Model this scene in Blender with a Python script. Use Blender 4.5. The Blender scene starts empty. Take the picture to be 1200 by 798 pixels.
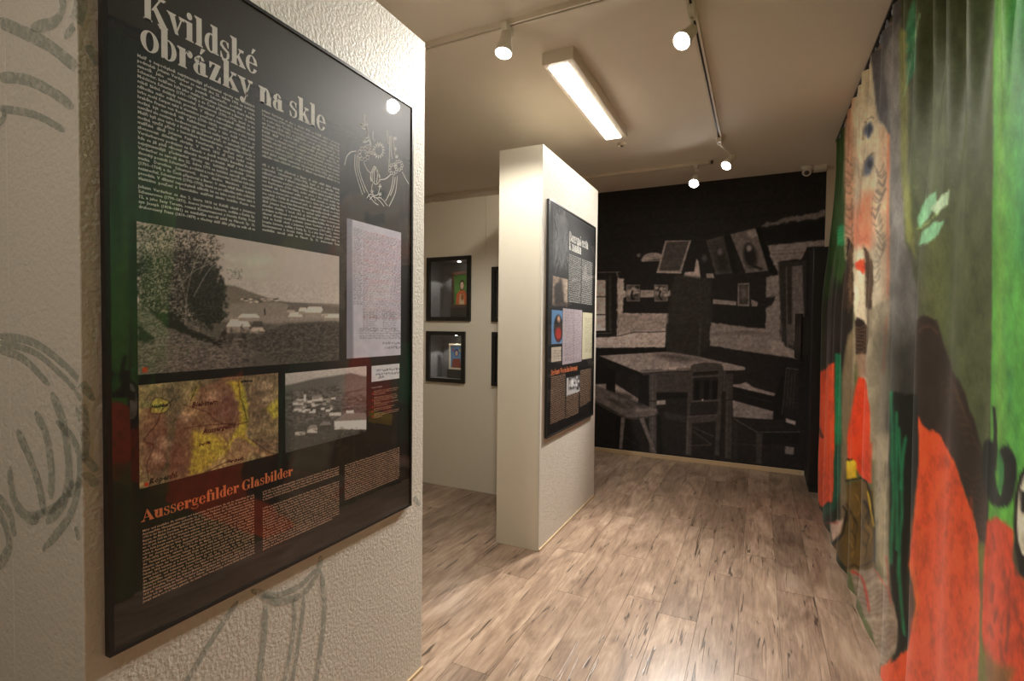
import bpy, bmesh, math, random
import numpy as np
from mathutils import Vector, Matrix

random.seed(7); rng = np.random.default_rng(7)
S = bpy.context.scene
C = S.collection
R = math.radians

# ------------------------------------------------------------------ camera
CAM_H = 1.45
YAW, PITCH, ROLL, FPX = -.450886, -.0264939, .0101588, 598.17
def basis(y, p, r):
    fwd = np.array([math.sin(y)*math.cos(p), math.cos(y)*math.cos(p), math.sin(p)])
    right = np.array([math.cos(y), -math.sin(y), 0]); up = np.cross(right, fwd)
    return np.array([right*math.cos(r)+up*math.sin(r), -right*math.sin(r)+up*math.cos(r), fwd])
CM = basis(YAW, PITCH, ROLL)
cam = bpy.data.cameras.new('camera'); cam.sensor_width = 36; cam.lens = FPX/1200*36; cam.clip_start = .02
cam_o = bpy.data.objects.new('camera', cam); C.objects.link(cam_o)
m = Matrix.Identity(4)
for i in range(3):
    m[i][0], m[i][1], m[i][2] = CM[0][i], CM[1][i], -CM[2][i]
m[2][3] = CAM_H
cam_o.matrix_world = m
S.camera = cam_o

# ------------------------------------------------------------------ world, exposure, lights' strengths
S.view_settings.view_transform = 'Standard'; S.view_settings.look = 'None'
S.view_settings.gamma = 1; S.view_settings.use_curve_mapping = False
S.view_settings.exposure = 0.4
w = bpy.data.worlds.new('world'); S.world = w; w.use_nodes = True
w.node_tree.nodes['Background'].inputs[0].default_value = (1, .85, .7, 1)
w.node_tree.nodes['Background'].inputs[1].default_value = 0.0
WARM = (1, .955, .88)
SPOT_W = 60          # visible track spots
TUBE_E = 34           # ceiling tube luminaire emission

# ------------------------------------------------------------------ measured positions (metres)
ZC = 3.02            # ceiling
YB = 5.82            # mural wall
XF = -1.255          # corridor face of both partitions
XC = .52             # curtain, mean
XR = .67             # right wall
PH = 2.61            # partition height
def ray(px, py): return CM.T @ np.array([(px-600)/FPX, -(py-399)/FPX, 1.0])
def at(px, py, ax, v):                       # measured image point -> point on an axis plane
    d = ray(px, py); c = np.array([0, 0, CAM_H]); i = 'xyz'.index(ax)
    return c + d*(v-c[i])/d[i]
def proj(P):                                 # points (n,3) -> image positions
    q = (np.asarray(P, float)-[0, 0, CAM_H]) @ CM.T
    return 600+FPX*q[:, 0]/q[:, 2], 399-FPX*q[:, 1]/q[:, 2]

# ------------------------------------------------------------------ object helpers
def link(name, me, mat=None, parent=None):
    o = bpy.data.objects.new(name, me); C.objects.link(o)
    if mat is not None and me is not None: me.materials.append(mat)
    if parent is not None: o.parent = parent
    return o
def tag(o, label=None, cat=None, group=None, kind=None):
    if label: o['label'] = label
    if cat: o['category'] = cat
    if group: o['group'] = group
    if kind: o['kind'] = kind
    return o
def empty(name, loc, label=None, cat=None, group=None):
    o = bpy.data.objects.new(name, None); C.objects.link(o); o.location = loc; o.empty_display_size = .1
    return tag(o, label, cat, group)
class MB:
    """collects shapes into one mesh"""
    def __init__(s, off=(0, 0, 0)): s.v = []; s.f = []; s.off = Vector(off); s.smooth = False
    def add(s, vs, fs):
        n = len(s.v); s.v += [tuple(Vector(a)-s.off) for a in vs]; s.f += [tuple(i+n for i in q) for q in fs]; return s
    def box(s, x0, x1, y0, y1, z0, z1):
        return s.add([(x0,y0,z0),(x1,y0,z0),(x1,y1,z0),(x0,y1,z0),(x0,y0,z1),(x1,y0,z1),(x1,y1,z1),(x0,y1,z1)],
              [(0,3,2,1),(4,5,6,7),(0,1,5,4),(1,2,6,5),(2,3,7,6),(3,0,4,7)])
    def quad(s, a, b, c, d): return s.add([a, b, c, d], [(0, 1, 2, 3)])
    def lathe(s, prof, a, axis, n=24):            # prof: list of (radius, distance along axis) from point a
        a = Vector(a); ax = Vector(axis).normalized(); u = ax.orthogonal().normalized(); v = ax.cross(u)
        vs = []; fs = []
        for r, t in prof:
            for k in range(n):
                q = 2*math.pi*k/n; vs.append(a+ax*t+(u*math.cos(q)+v*math.sin(q))*r)
        for j in range(len(prof)-1):
            for k in range(n):
                k2 = (k+1) % n; fs.append((j*n+k, j*n+k2, (j+1)*n+k2, (j+1)*n+k))
        return s.add(vs, fs)
    def tube(s, pts, r, n=8):
        pts = [Vector(p) for p in pts]; vs = []; fs = []
        for i, p in enumerate(pts):
            d = (pts[min(i+1, len(pts)-1)]-pts[max(i-1, 0)]).normalized(); u = d.orthogonal().normalized(); v = d.cross(u)
            vs += [p+(u*math.cos(2*math.pi*k/n)+v*math.sin(2*math.pi*k/n))*r for k in range(n)]
        for i in range(len(pts)-1):
            for k in range(n):
                k2 = (k+1) % n; fs.append((i*n+k, i*n+k2, (i+1)*n+k2, (i+1)*n+k))
        fs.append(tuple(range(n))[::-1]); fs.append(tuple((len(pts)-1)*n+k for k in range(n)))
        return s.add(vs, fs)
    def mesh(s, name):
        me = bpy.data.meshes.new(name); me.from_pydata(s.v, [], s.f); me.update()
        if s.smooth:
            me.polygons.foreach_set('use_smooth', [True]*len(me.polygons))
        return me
    def build(s, name, mat, parent=None, bevel=0):
        o = link(name, s.mesh(name), mat, parent)
        if bevel:
            b = o.modifiers.new('bevel', 'BEVEL'); b.width = bevel; b.segments = 2; b.limit_method = 'ANGLE'
        return o

# ------------------------------------------------------------------ materials
def lin(c):
    c = np.asarray(c, float); return np.where(c <= .04045, c/12.92, ((c+.055)/1.055)**2.4)
def L3(r, g, b, k=1.0): 
    a = lin(np.array([r, g, b])/255.0)*k; return (float(a[0]), float(a[1]), float(a[2]), 1)
def newmat(name):
    m = bpy.data.materials.new(name); m.use_nodes = True
    nt = m.node_tree; return m, nt, nt.nodes['Principled BSDF']
def N(nt, t, **kw):
    n = nt.nodes.new(t)
    for k, v in kw.items():
        if k in n.inputs: n.inputs[k].default_value = v
        else: setattr(n, k, v)
    return n
def plain(name, col, rough=.5, metal=0, spec=.5, bump=0, bscale=200, var=.06):
    m, nt, p = newmat(name)
    p.inputs['Roughness'].default_value = rough; p.inputs['Metallic'].default_value = metal
    p.inputs['Specular IOR Level'].default_value = spec
    tc = N(nt, 'ShaderNodeTexCoord'); nz = N(nt, 'ShaderNodeTexNoise', Scale=bscale*.15, Detail=4.0)
    nt.links.new(tc.outputs['Object'], nz.inputs['Vector'])
    mx = N(nt, 'ShaderNodeMix', data_type='RGBA'); mx.inputs['A'].default_value = tuple(min(1, c*(1-var)) for c in col[:3])+(1,)
    mx.inputs['B'].default_value = tuple(min(1, c*(1+var)) for c in col[:3])+(1,)
    nt.links.new(nz.outputs['Fac'], mx.inputs['Factor']); nt.links.new(mx.outputs['Result'], p.inputs['Base Color'])
    if bump:
        n2 = N(nt, 'ShaderNodeTexNoise', Scale=bscale, Detail=3.0); nt.links.new(tc.outputs['Object'], n2.inputs['Vector'])
        b = N(nt, 'ShaderNodeBump', Strength=bump, Distance=.002); nt.links.new(n2.outputs['Fac'], b.inputs['Height']); nt.links.new(b.outputs['Normal'], p.inputs['Normal'])
    return m
def emit(name, col, e):
    m = bpy.data.materials.new(name); m.use_nodes = True; nt = m.node_tree; nt.nodes.clear()
    o = N(nt, 'ShaderNodeOutputMaterial'); em = N(nt, 'ShaderNodeEmission'); em.inputs[0].default_value = (*col, 1); em.inputs[1].default_value = e
    nt.links.new(em.outputs[0], o.inputs[0]); return m
def printed(name, rough=.55, nscale=300, namp=.12, spec=.3, bump=0, bscale=150, weave=False):
    """flat print: colour attribute 'print' with a little procedural grain"""
    m, nt, p = newmat(name)
    at_ = N(nt, 'ShaderNodeAttribute', attribute_name='print')
    tc = N(nt, 'ShaderNodeTexCoord'); nz = N(nt, 'ShaderNodeTexNoise', Scale=nscale, Detail=3.0); nt.links.new(tc.outputs['Object'], nz.inputs['Vector'])
    mr = N(nt, 'ShaderNodeMapRange'); mr.inputs['To Min'].default_value = 1-namp; mr.inputs['To Max'].default_value = 1+namp
    nt.links.new(nz.outputs['Fac'], mr.inputs['Value'])
    vm = N(nt, 'ShaderNodeVectorMath', operation='SCALE'); nt.links.new(at_.outputs['Color'], vm.inputs[0]); nt.links.new(mr.outputs['Result'], vm.inputs['Scale'])
    nt.links.new(vm.outputs[0], p.inputs['Base Color'])
    p.inputs['Roughness'].default_value = rough; p.inputs['Specular IOR Level'].default_value = spec
    if bump:
        n2 = N(nt, 'ShaderNodeTexNoise', Scale=bscale, Detail=2.0); nt.links.new(tc.outputs['Object'], n2.inputs['Vector'])
        b = N(nt, 'ShaderNodeBump', Strength=bump, Distance=.003); nt.links.new(n2.outputs['Fac'], b.inputs['Height']); nt.links.new(b.outputs['Normal'], p.inputs['Normal'])
    return m
def osb(name, col, strength, pit):
    """painted chipboard: flakes at many angles as relief, small pits"""
    m, nt, p = newmat(name); p.inputs['Roughness'].default_value = .5; p.inputs['Specular IOR Level'].default_value = .4
    tc = N(nt, 'ShaderNodeTexCoord'); sx = N(nt, 'ShaderNodeSeparateXYZ'); nt.links.new(tc.outputs['Object'], sx.inputs[0])
    su = N(nt, 'ShaderNodeMath', operation='ADD'); nt.links.new(sx.outputs[0], su.inputs[0]); nt.links.new(sx.outputs[1], su.inputs[1])
    cv = N(nt, 'ShaderNodeCombineXYZ'); nt.links.new(su.outputs[0], cv.inputs[0]); nt.links.new(sx.outputs[2], cv.inputs[1])
    wn = N(nt, 'ShaderNodeTexNoise', Scale=9.0, Detail=2.0); nt.links.new(cv.outputs[0], wn.inputs['Vector'])
    wv = N(nt, 'ShaderNodeVectorMath', operation='SCALE'); wv.inputs['Scale'].default_value = .03; nt.links.new(wn.outputs['Color'], wv.inputs[0])
    uv = N(nt, 'ShaderNodeVectorMath', operation='ADD'); nt.links.new(cv.outputs[0], uv.inputs[0]); nt.links.new(wv.outputs[0], uv.inputs[1])
    def mth(op, a, b=None, c=None):
        n = N(nt, 'ShaderNodeMath', operation=op)
        for i, v in enumerate((a, b, c)):
            if v is None: continue
            if isinstance(v, (int, float)): n.inputs[i].default_value = v
            else: nt.links.new(v, n.inputs[i])
        return n.outputs[0]
    h = None; pits = None
    for i, ang in enumerate((12, 55, 96, 140, 171)):
        mp = N(nt, 'ShaderNodeMapping'); mp.inputs['Rotation'].default_value = (0, 0, R(ang)); mp.inputs['Location'].default_value = (i*3.1, i*7.7, i*5.0); mp.inputs['Scale'].default_value = (16+i, 95+9*i, 1)
        # Mapping scales before it rotates, so rotate first in a node of its own
        rot = N(nt, 'ShaderNodeVectorRotate', rotation_type='Z_AXIS', Angle=R(ang)); nt.links.new(uv.outputs[0], rot.inputs['Vector']); mp.inputs['Rotation'].default_value = (0, 0, 0); nt.links.new(rot.outputs[0], mp.inputs['Vector'])
        vo = N(nt, 'ShaderNodeTexVoronoi', feature='F1', Scale=1.0); vo.voronoi_dimensions = '2D'; nt.links.new(mp.outputs[0], vo.inputs['Vector'])
        sh = N(nt, 'ShaderNodeSeparateColor'); nt.links.new(vo.outputs['Color'], sh.inputs[0])
        k = mth('MULTIPLY', sh.outputs[0], mth('GREATER_THAN', sh.outputs[2], .55))
        h = k if h is None else mth('MAXIMUM', h, k)
        m3 = N(nt, 'ShaderNodeMapping'); m3.inputs['Location'].default_value = (i*5.3, i*2.9, 0); m3.inputs['Scale'].default_value = (38+4*i, 120+11*i, 1); nt.links.new(rot.outputs[0], m3.inputs['Vector'])
        v3 = N(nt, 'ShaderNodeTexVoronoi', feature='F1', Scale=1.0); v3.voronoi_dimensions = '2D'; nt.links.new(m3.outputs[0], v3.inputs['Vector']); s3 = N(nt, 'ShaderNodeSeparateColor'); nt.links.new(v3.outputs['Color'], s3.inputs[0])
        q = mth('MULTIPLY', mth('GREATER_THAN', s3.outputs[1], 1-pit), mth('LESS_THAN', v3.outputs['Distance'], mth('MULTIPLY_ADD', s3.outputs[0], .22, .08)))
        pits = q if pits is None else mth('MAXIMUM', pits, q)
    fz = N(nt, 'ShaderNodeTexNoise', Scale=90.0, Detail=4.0); nt.links.new(tc.outputs['Object'], fz.inputs['Vector'])
    hh = mth('MULTIPLY_ADD', fz.outputs['Fac'], .7, mth('MULTIPLY_ADD', pits, -1.8, h))
    b = N(nt, 'ShaderNodeBump', Strength=strength, Distance=.0055); nt.links.new(hh, b.inputs['Height']); nt.links.new(b.outputs['Normal'], p.inputs['Normal'])
    p.inputs['Base Color'].default_value = col
    return m
def wood_floor(name):
    m, nt, p = newmat(name); p.inputs['Roughness'].default_value = .29; p.inputs['Specular IOR Level'].default_value = .45
    tc = N(nt, 'ShaderNodeTexCoord'); oi = N(nt, 'ShaderNodeObjectInfo')
    of = N(nt, 'ShaderNodeVectorMath', operation='SCALE'); of.inputs[0].default_value = (7, 31, 13); nt.links.new(oi.outputs['Random'], of.inputs['Scale'])
    ad = N(nt, 'ShaderNodeVectorMath', operation='ADD'); nt.links.new(tc.outputs['Object'], ad.inputs[0]); nt.links.new(of.outputs[0], ad.inputs[1])
    def noise(sx, sy, detail, rough=.6, dist=0):
        mp = N(nt, 'ShaderNodeMapping'); mp.inputs['Scale'].default_value = (sx, sy, 1); nt.links.new(ad.outputs[0], mp.inputs['Vector'])
        n = N(nt, 'ShaderNodeTexNoise', Scale=1.0, Detail=detail, Roughness=rough, Distortion=dist); nt.links.new(mp.outputs[0], n.inputs['Vector']); return n.outputs['Fac']
    g = noise(55, 4.5, 6, .7, .8); big = noise(7, 2.2, 3, .55, 1.2); fine = noise(240, 20, 3)
    r1 = N(nt, 'ShaderNodeValToRGB'); e = r1.color_ramp.elements
    e[0].position = .25; e[0].color = L3(90, 70, 58); e[1].position = .75; e[1].color = L3(196, 172, 150)
    k = r1.color_ramp.elements.new(.5); k.color = L3(152, 128, 108)
    mixn = N(nt, 'ShaderNodeMath', operation='MULTIPLY_ADD'); mixn.inputs[1].default_value = .55; nt.links.new(g, mixn.inputs[0])
    m2 = N(nt, 'ShaderNodeMath', operation='MULTIPLY_ADD'); m2.inputs[1].default_value = .62; nt.links.new(big, m2.inputs[0]); m2.inputs[2].default_value = -.085
    nt.links.new(m2.outputs[0], mixn.inputs[2]); nt.links.new(mixn.outputs[0], r1.inputs['Fac'])
    # cracks: thin dark slits along the plank
    cn = noise(22, 1.0, 2.0, .5, .3); ab = N(nt, 'ShaderNodeMath', operation='SUBTRACT'); ab.inputs[1].default_value = .5; nt.links.new(cn, ab.inputs[0])
    aa = N(nt, 'ShaderNodeMath', operation='ABSOLUTE'); nt.links.new(ab.outputs[0], aa.inputs[0])
    lt = N(nt, 'ShaderNodeMapRange'); lt.inputs['From Min'].default_value = .006; lt.inputs['From Max'].default_value = .016; lt.inputs['To Min'].default_value = 1; lt.inputs['To Max'].default_value = 0
    nt.links.new(aa.outputs[0], lt.inputs['Value'])
    cm = noise(16, 4.0, 2); gt = N(nt, 'ShaderNodeMapRange'); gt.inputs['From Min'].default_value = .53; gt.inputs['From Max'].default_value = .58; nt.links.new(cm, gt.inputs['Value'])
    cr = N(nt, 'ShaderNodeMath', operation='MULTIPLY'); nt.links.new(lt.outputs[0], cr.inputs[0]); nt.links.new(gt.outputs[0], cr.inputs[1])
    mx = N(nt, 'ShaderNodeMix', data_type='RGBA'); mx.inputs['B'].default_value = L3(58, 45, 36)
    cs = N(nt, 'ShaderNodeMath', operation='MULTIPLY'); cs.inputs[1].default_value = .85; nt.links.new(cr.outputs[0], cs.inputs[0])
    nt.links.new(cs.outputs[0], mx.inputs['Factor']); nt.links.new(r1.outputs['Color'], mx.inputs['A'])
    # per-plank tint
    tv = N(nt, 'ShaderNodeMapRange'); tv.inputs['To Min'].default_value = .80; tv.inputs['To Max'].default_value = 1.06; nt.links.new(oi.outputs['Random'], tv.inputs['Value'])
    fv = N(nt, 'ShaderNodeMapRange'); fv.inputs['To Min'].default_value = .9; fv.inputs['To Max'].default_value = 1.1; nt.links.new(fine, fv.inputs['Value'])
    mu = N(nt, 'ShaderNodeMath', operation='MULTIPLY'); nt.links.new(tv.outputs[0], mu.inputs[0]); nt.links.new(fv.outputs[0], mu.inputs[1])
    sc = N(nt, 'ShaderNodeVectorMath', operation='SCALE'); nt.links.new(mx.outputs['Result'], sc.inputs[0]); nt.links.new(mu.outputs[0], sc.inputs['Scale'])
    nt.links.new(sc.outputs[0], p.inputs['Base Color'])
    hs = N(nt, 'ShaderNodeMath', operation='MULTIPLY_ADD'); hs.inputs[1].default_value = -1.5; nt.links.new(cr.outputs[0], hs.inputs[0]); nt.links.new(g, hs.inputs[2])
    b = N(nt, 'ShaderNodeBump', Strength=.25, Distance=.0015); nt.links.new(hs.outputs[0], b.inputs['Height']); nt.links.new(b.outputs['Normal'], p.inputs['Normal'])
    return m
def pane(name):
    """thin clear sheet: Fresnel mirror over see-through"""
    m = bpy.data.materials.new(name); m.use_nodes = True; nt = m.node_tree; nt.nodes.clear()
    o = N(nt, 'ShaderNodeOutputMaterial'); tr = N(nt, 'ShaderNodeBsdfTransparent'); gl = N(nt, 'ShaderNodeBsdfGlossy'); gl.inputs['Roughness'].default_value = .015
    fr = N(nt, 'ShaderNodeFresnel', IOR=1.52); mx = N(nt, 'ShaderNodeMixShader')
    tc = N(nt, 'ShaderNodeTexCoord'); nz = N(nt, 'ShaderNodeTexNoise', Scale=2.5, Detail=1.0); nt.links.new(tc.outputs['Object'], nz.inputs['Vector'])
    b = N(nt, 'ShaderNodeBump', Strength=.03, Distance=.02); nt.links.new(nz.outputs['Fac'], b.inputs['Height']); nt.links.new(b.outputs['Normal'], gl.inputs['Normal'])
    ge = N(nt, 'ShaderNodeNewGeometry'); ir = N(nt, 'ShaderNodeMapRange'); ir.inputs['To Min'].default_value = 1.85; ir.inputs['To Max'].default_value = 1/1.85; nt.links.new(ge.outputs['Backfacing'], ir.inputs['Value']); nt.links.new(ir.outputs[0], fr.inputs['IOR'])
    nt.links.new(fr.outputs[0], mx.inputs[0]); nt.links.new(tr.outputs[0], mx.inputs[1]); nt.links.new(gl.outputs[0], mx.inputs[2]); nt.links.new(mx.outputs[0], o.inputs[0])
    return m
def brush(name, col, cover=.7):
    """dry-brushed thin paint over the board"""
    m = bpy.data.materials.new(name); m.use_nodes = True; nt = m.node_tree; p = nt.nodes['Principled BSDF']; o = nt.nodes['Material Output']
    p.inputs['Base Color'].default_value = col; p.inputs['Roughness'].default_value = .6
    tr = N(nt, 'ShaderNodeBsdfTransparent'); mx = N(nt, 'ShaderNodeMixShader'); tc = N(nt, 'ShaderNodeTexCoord')
    nz = N(nt, 'ShaderNodeTexNoise', Scale=60.0, Detail=4.0); nt.links.new(tc.outputs['Object'], nz.inputs['Vector'])
    mr = N(nt, 'ShaderNodeMapRange'); mr.inputs['From Min'].default_value = .3; mr.inputs['From Max'].default_value = .55; mr.inputs['To Min'].default_value = cover*.35; mr.inputs['To Max'].default_value = cover
    nt.links.new(nz.outputs['Fac'], mr.inputs['Value']); nt.links.new(mr.outputs[0], mx.inputs[0]); nt.links.new(tr.outputs[0], mx.inputs[1]); nt.links.new(p.outputs[0], mx.inputs[2]); nt.links.new(mx.outputs[0], o.inputs[0])
    return m

M = dict(
    board=osb('painted_chipboard', L3(212, 206, 194), .8, .03),
    board_plain=plain('painted_board', L3(216, 208, 190), .6, bump=.1, bscale=90, var=.03),
    ceiling=plain('ceiling_paint', L3(230, 220, 204), .8, bump=.08, bscale=60, var=.02),
    wall=plain('wall_paint', L3(205, 192, 168), .7, bump=.1, bscale=80, var=.03),
    floor=wood_floor('oak_laminate'),
    subfloor=plain('floor_joint', L3(96, 76, 60), .6),
    basebd=plain('baseboard_laminate', L3(190, 165, 130), .5, var=.12),
    black=plain('black_lacquer', L3(26, 25, 24), .35),
    blackmatt=plain('black_board', L3(24, 23, 23), .6),
    blackprint=plain('black_print', L3(9, 9, 9), .5, var=.2),
    white=plain('white_plastic', L3(225, 216, 200), .4),
    white2=plain('white_enamel', L3(218, 205, 186), .35),
    slot=plain('track_slot', L3(50, 44, 38), .5),
    chrome=plain('steel', L3(190, 186, 180), .25, metal=1),
    lens=emit('lamp_lens', (1, .97, .92), 60),
    tube=emit('tube_diffuser', (1, .925, .815), TUBE_E),
    led=emit('led_dot', (1, .95, .85), 25),
    pane=pane('clear_pane'),
    txt=plain('text_white', L3(238, 236, 230), .6), txtw=plain('text_offwhite', L3(238, 235, 228), .6),
    txto=plain('text_orange', L3(240, 138, 88), .6), txtp=plain('text_salmon', L3(236, 196, 164), .6),
    txtk=plain('text_black', L3(40, 30, 28), .7), red=plain('red_dot', L3(200, 50, 36), .6),
    photo=printed('photo_print', .55, 500, .05), mural=printed('mural_wallpaper', .62, 260, .06, .25, .25, 130),
    cloth=printed('printed_cloth', .62, 180, .10, .25, .12, 400),
    brush=brush('grey_green_brush', L3(158, 166, 156), .5),
)

_p = M['cloth'].node_tree.nodes['Principled BSDF']; _p.inputs['Sheen Weight'].default_value = .22; _p.inputs['Sheen Roughness'].default_value = .35; _p.inputs['Roughness'].default_value = .5

# ------------------------------------------------------------------ painter for flat prints (numpy raster in the photograph's measured frame)
class Canvas:
    def __init__(s, x0, y0, x1, y1, sc, col=(0, 0, 0)):
        s.x0, s.y0, s.sc = x0, y0, sc; s.w = int((x1-x0)*sc)+1; s.h = int((y1-y0)*sc)+1
        s.a = np.ones((s.h, s.w, 3))*np.array(col)
    def grid(s, bx0, by0, bx1, by1):
        i0 = max(0, int((bx0-s.x0)*s.sc)); i1 = min(s.w, int((bx1-s.x0)*s.sc)+2); j0 = max(0, int((by0-s.y0)*s.sc)); j1 = min(s.h, int((by1-s.y0)*s.sc)+2)
        if i1 <= i0 or j1 <= j0: return None
        X, Y = np.meshgrid(s.x0+np.arange(i0, i1)/s.sc, s.y0+np.arange(j0, j1)/s.sc); return X, Y, (slice(j0, j1), slice(i0, i1))
    def put(s, sl, mask, col):
        mask = mask[..., None]; col = np.asarray(col, float)
        s.a[sl] = s.a[sl]*(1-mask)+col*mask
    @staticmethod
    def segdist(X, Y, pts, closed=False):
        d = np.full(X.shape, 1e9); n = len(pts)
        for i in range(n if closed else n-1):
            ax, ay = pts[i]; bx, by = pts[(i+1) % n]; dx, dy = bx-ax, by-ay; q = dx*dx+dy*dy+1e-12
            t = np.clip(((X-ax)*dx+(Y-ay)*dy)/q, 0, 1); d = np.minimum(d, np.hypot(X-ax-t*dx, Y-ay-t*dy))
        return d
    def poly(s, pts, col, soft=.6, alpha=1, wob=0, wsc=.3, smooth=False):
        if smooth: pts = spline(pts, True)
        xs = [p[0] for p in pts]; ys = [p[1] for p in pts]; g = s.grid(min(xs)-soft*2-wob, min(ys)-soft*2-wob, max(xs)+soft*2+wob, max(ys)+soft*2+wob)
        if g is None: return
        X, Y, sl = g
        if wob: X = X+wob*(noise2(X*wsc+3, Y*wsc)-.5)*2; Y = Y+wob*(noise2(X*wsc+50, Y*wsc+9)-.5)*2
        ins = np.zeros(X.shape, bool); n = len(pts)
        for i in range(n):
            ax, ay = pts[i]; bx, by = pts[(i+1) % n]
            if ay == by: continue
            c = (ay > Y) != (by > Y); ins ^= c & (X < (bx-ax)*(Y-ay)/(by-ay)+ax)
        d = s.segdist(X, Y, pts, True); d = np.where(ins, d, -d)
        s.put(sl, np.clip(d/soft*.5+.5, 0, 1)*alpha, col)
    def line(s, pts, wd, col, alpha=1, soft=.4, smooth=True, taper=False):
        if smooth and len(pts) > 2: pts = spline(pts)
        xs = [p[0] for p in pts]; ys = [p[1] for p in pts]; e = wd+soft*2; g = s.grid(min(xs)-e, min(ys)-e, max(xs)+e, max(ys)+e)
        if g is None: return
        X, Y, sl = g; d = wd/2-s.segdist(X, Y, pts); s.put(sl, np.clip(d/soft*.5+.5, 0, 1)*alpha, col)
    def ell(s, cx, cy, rx, ry, col, alpha=1, soft=.25, rot=0):
        e = max(rx, ry)*(1+soft)+1; g = s.grid(cx-e, cy-e, cx+e, cy+e)
        if g is None: return
        X, Y, sl = g; c, k = math.cos(rot), math.sin(rot); u = ((X-cx)*c+(Y-cy)*k)/rx; v = (-(X-cx)*k+(Y-cy)*c)/ry
        d = 1-np.hypot(u, v); s.put(sl, np.clip(d/soft*.5+.5, 0, 1)*alpha, col)
    def mottle(s, pts, cols, fx, fy=None, soft=2, alpha=1, wob=3, contrast=2.2):
        """fill a polygon with a noisy palette running through cols"""
        tmp = s.a.copy(); g = s.grid(min(p[0] for p in pts)-8, min(p[1] for p in pts)-8, max(p[0] for p in pts)+8, max(p[1] for p in pts)+8)
        if g is None: return
        X, Y, sl = g; t = np.clip((fbm(X*fx+random.random()*60, Y*(fy or fx)+random.random()*60, 3)-.5)*contrast+.5, 0, .999)*(len(cols)-1); i = t.astype(int); f = (t-i)[..., None]; P = np.array(cols)
        pal = P[i]*(1-f)+P[i+1]*f; s.a[:] = 0; s.poly(pts, (1, 1, 1), soft, alpha, wob, .3); m = s.a[sl].copy(); s.a[:] = tmp; s.a[sl] = s.a[sl]*(1-m)+pal*m
    def grain(s, amp, scx, scy=None, box=None, octv=3, mul=True):
        g = s.grid(*(box or (s.x0, s.y0, s.x0+s.w/s.sc, s.y0+s.h/s.sc))); X, Y, sl = g
        n = fbm(X*scx, Y*(scy or scx), octv)[..., None]-.5
        s.a[sl] = np.clip(s.a[sl]*(1+amp*2*n) if mul else s.a[sl]+amp*2*n, 0, 1)
    def sample(s, u, v):
        x = np.clip((u-s.x0)*s.sc, 0, s.w-1.001); y = np.clip((v-s.y0)*s.sc, 0, s.h-1.001); i = x.astype(int); j = y.astype(int); fx = (x-i)[:, None]; fy = (y-j)[:, None]; a = s.a
        return (a[j, i]*(1-fx)+a[j, i+1]*fx)*(1-fy)+(a[j+1, i]*(1-fx)+a[j+1, i+1]*fx)*fy
_T = rng.random((257, 257))
def noise2(x, y):
    xi = np.floor(x).astype(int); yi = np.floor(y).astype(int); fx = x-xi; fy = y-yi; fx = fx*fx*(3-2*fx); fy = fy*fy*(3-2*fy)
    a = lambda i, j: _T[(yi+j) % 256, (xi+i) % 256]
    return (a(0, 0)*(1-fx)+a(1, 0)*fx)*(1-fy)+(a(0, 1)*(1-fx)+a(1, 1)*fx)*fy
def fbm(x, y, o=4):
    t = 0; am = .5; tot = 0
    for k in range(o): t = t+am*noise2(x*2**k+k*17.3, y*2**k+k*5.1); tot += am; am *= .55
    return t/tot
def spline(pts, closed=False, n=6):
    P = [np.array(p, float) for p in pts]; out = []; m = len(P)
    for i in range(m if closed else m-1):
        g = (lambda k: P[k % m]) if closed else (lambda k: P[min(max(k, 0), m-1)])
        a, b, c, d = g(i-1), g(i), g(i+1), g(i+2)
        for t in np.arange(n)/n: out.append(tuple(.5*((2*b)+(c-a)*t+(2*a-5*b+4*c-d)*t*t+(3*b-a-3*c+d)*t**3)))
    if not closed: out.append(tuple(P[-1]))
    return out
def gridmesh(name, P, cols, mat, parent=None, smooth=False):
    """P: (rows, cols, 3) points; cols: (rows*cols,3) print colour in display values"""
    h, w_, _ = P.shape; me = bpy.data.meshes.new(name); idx = np.arange(h*w_).reshape(h, w_)
    F = np.stack([idx[:-1, :-1], idx[:-1, 1:], idx[1:, 1:], idx[1:, :-1]], -1).reshape(-1, 4)
    me.vertices.add(h*w_); me.vertices.foreach_set('co', P.reshape(-1)); me.loops.add(F.size); me.loops.foreach_set('vertex_index', F.reshape(-1))
    me.polygons.add(len(F)); me.polygons.foreach_set('loop_start', np.arange(len(F))*4); me.update(calc_edges=True); me.validate()
    if smooth: me.polygons.foreach_set('use_smooth', [True]*len(F))
    a = me.color_attributes.new('print', 'FLOAT_COLOR', 'POINT'); c4 = np.ones((h*w_, 4)); c4[:, :3] = cols; a.data.foreach_set('color', c4.reshape(-1))
    return link(name, me, mat, parent)
def plate(name, canvas, axis, v, a0, a1, z0, z1, n, mat, gain=1.0, parent=None, off=(0, 0, 0), power=1.0):
    """flat print on an axis plane (axis 'x': spans y a0..a1; axis 'y': spans x a0..a1)"""
    na = n; nz = max(4, int(n*(z1-z0)/(a1-a0))); A, Z = np.meshgrid(np.linspace(a0, a1, na), np.linspace(z0, z1, nz))
    P = np.stack([np.full(A.shape, v), A, Z] if axis == 'x' else [A, np.full(A.shape, v), Z], -1)
    u, w2 = proj(P.reshape(-1, 3)); col = lin(canvas.sample(u, w2))**power*gain; col = np.minimum(col, .88)
    return gridmesh(name, P-np.array(off), col, mat, parent)

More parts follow.
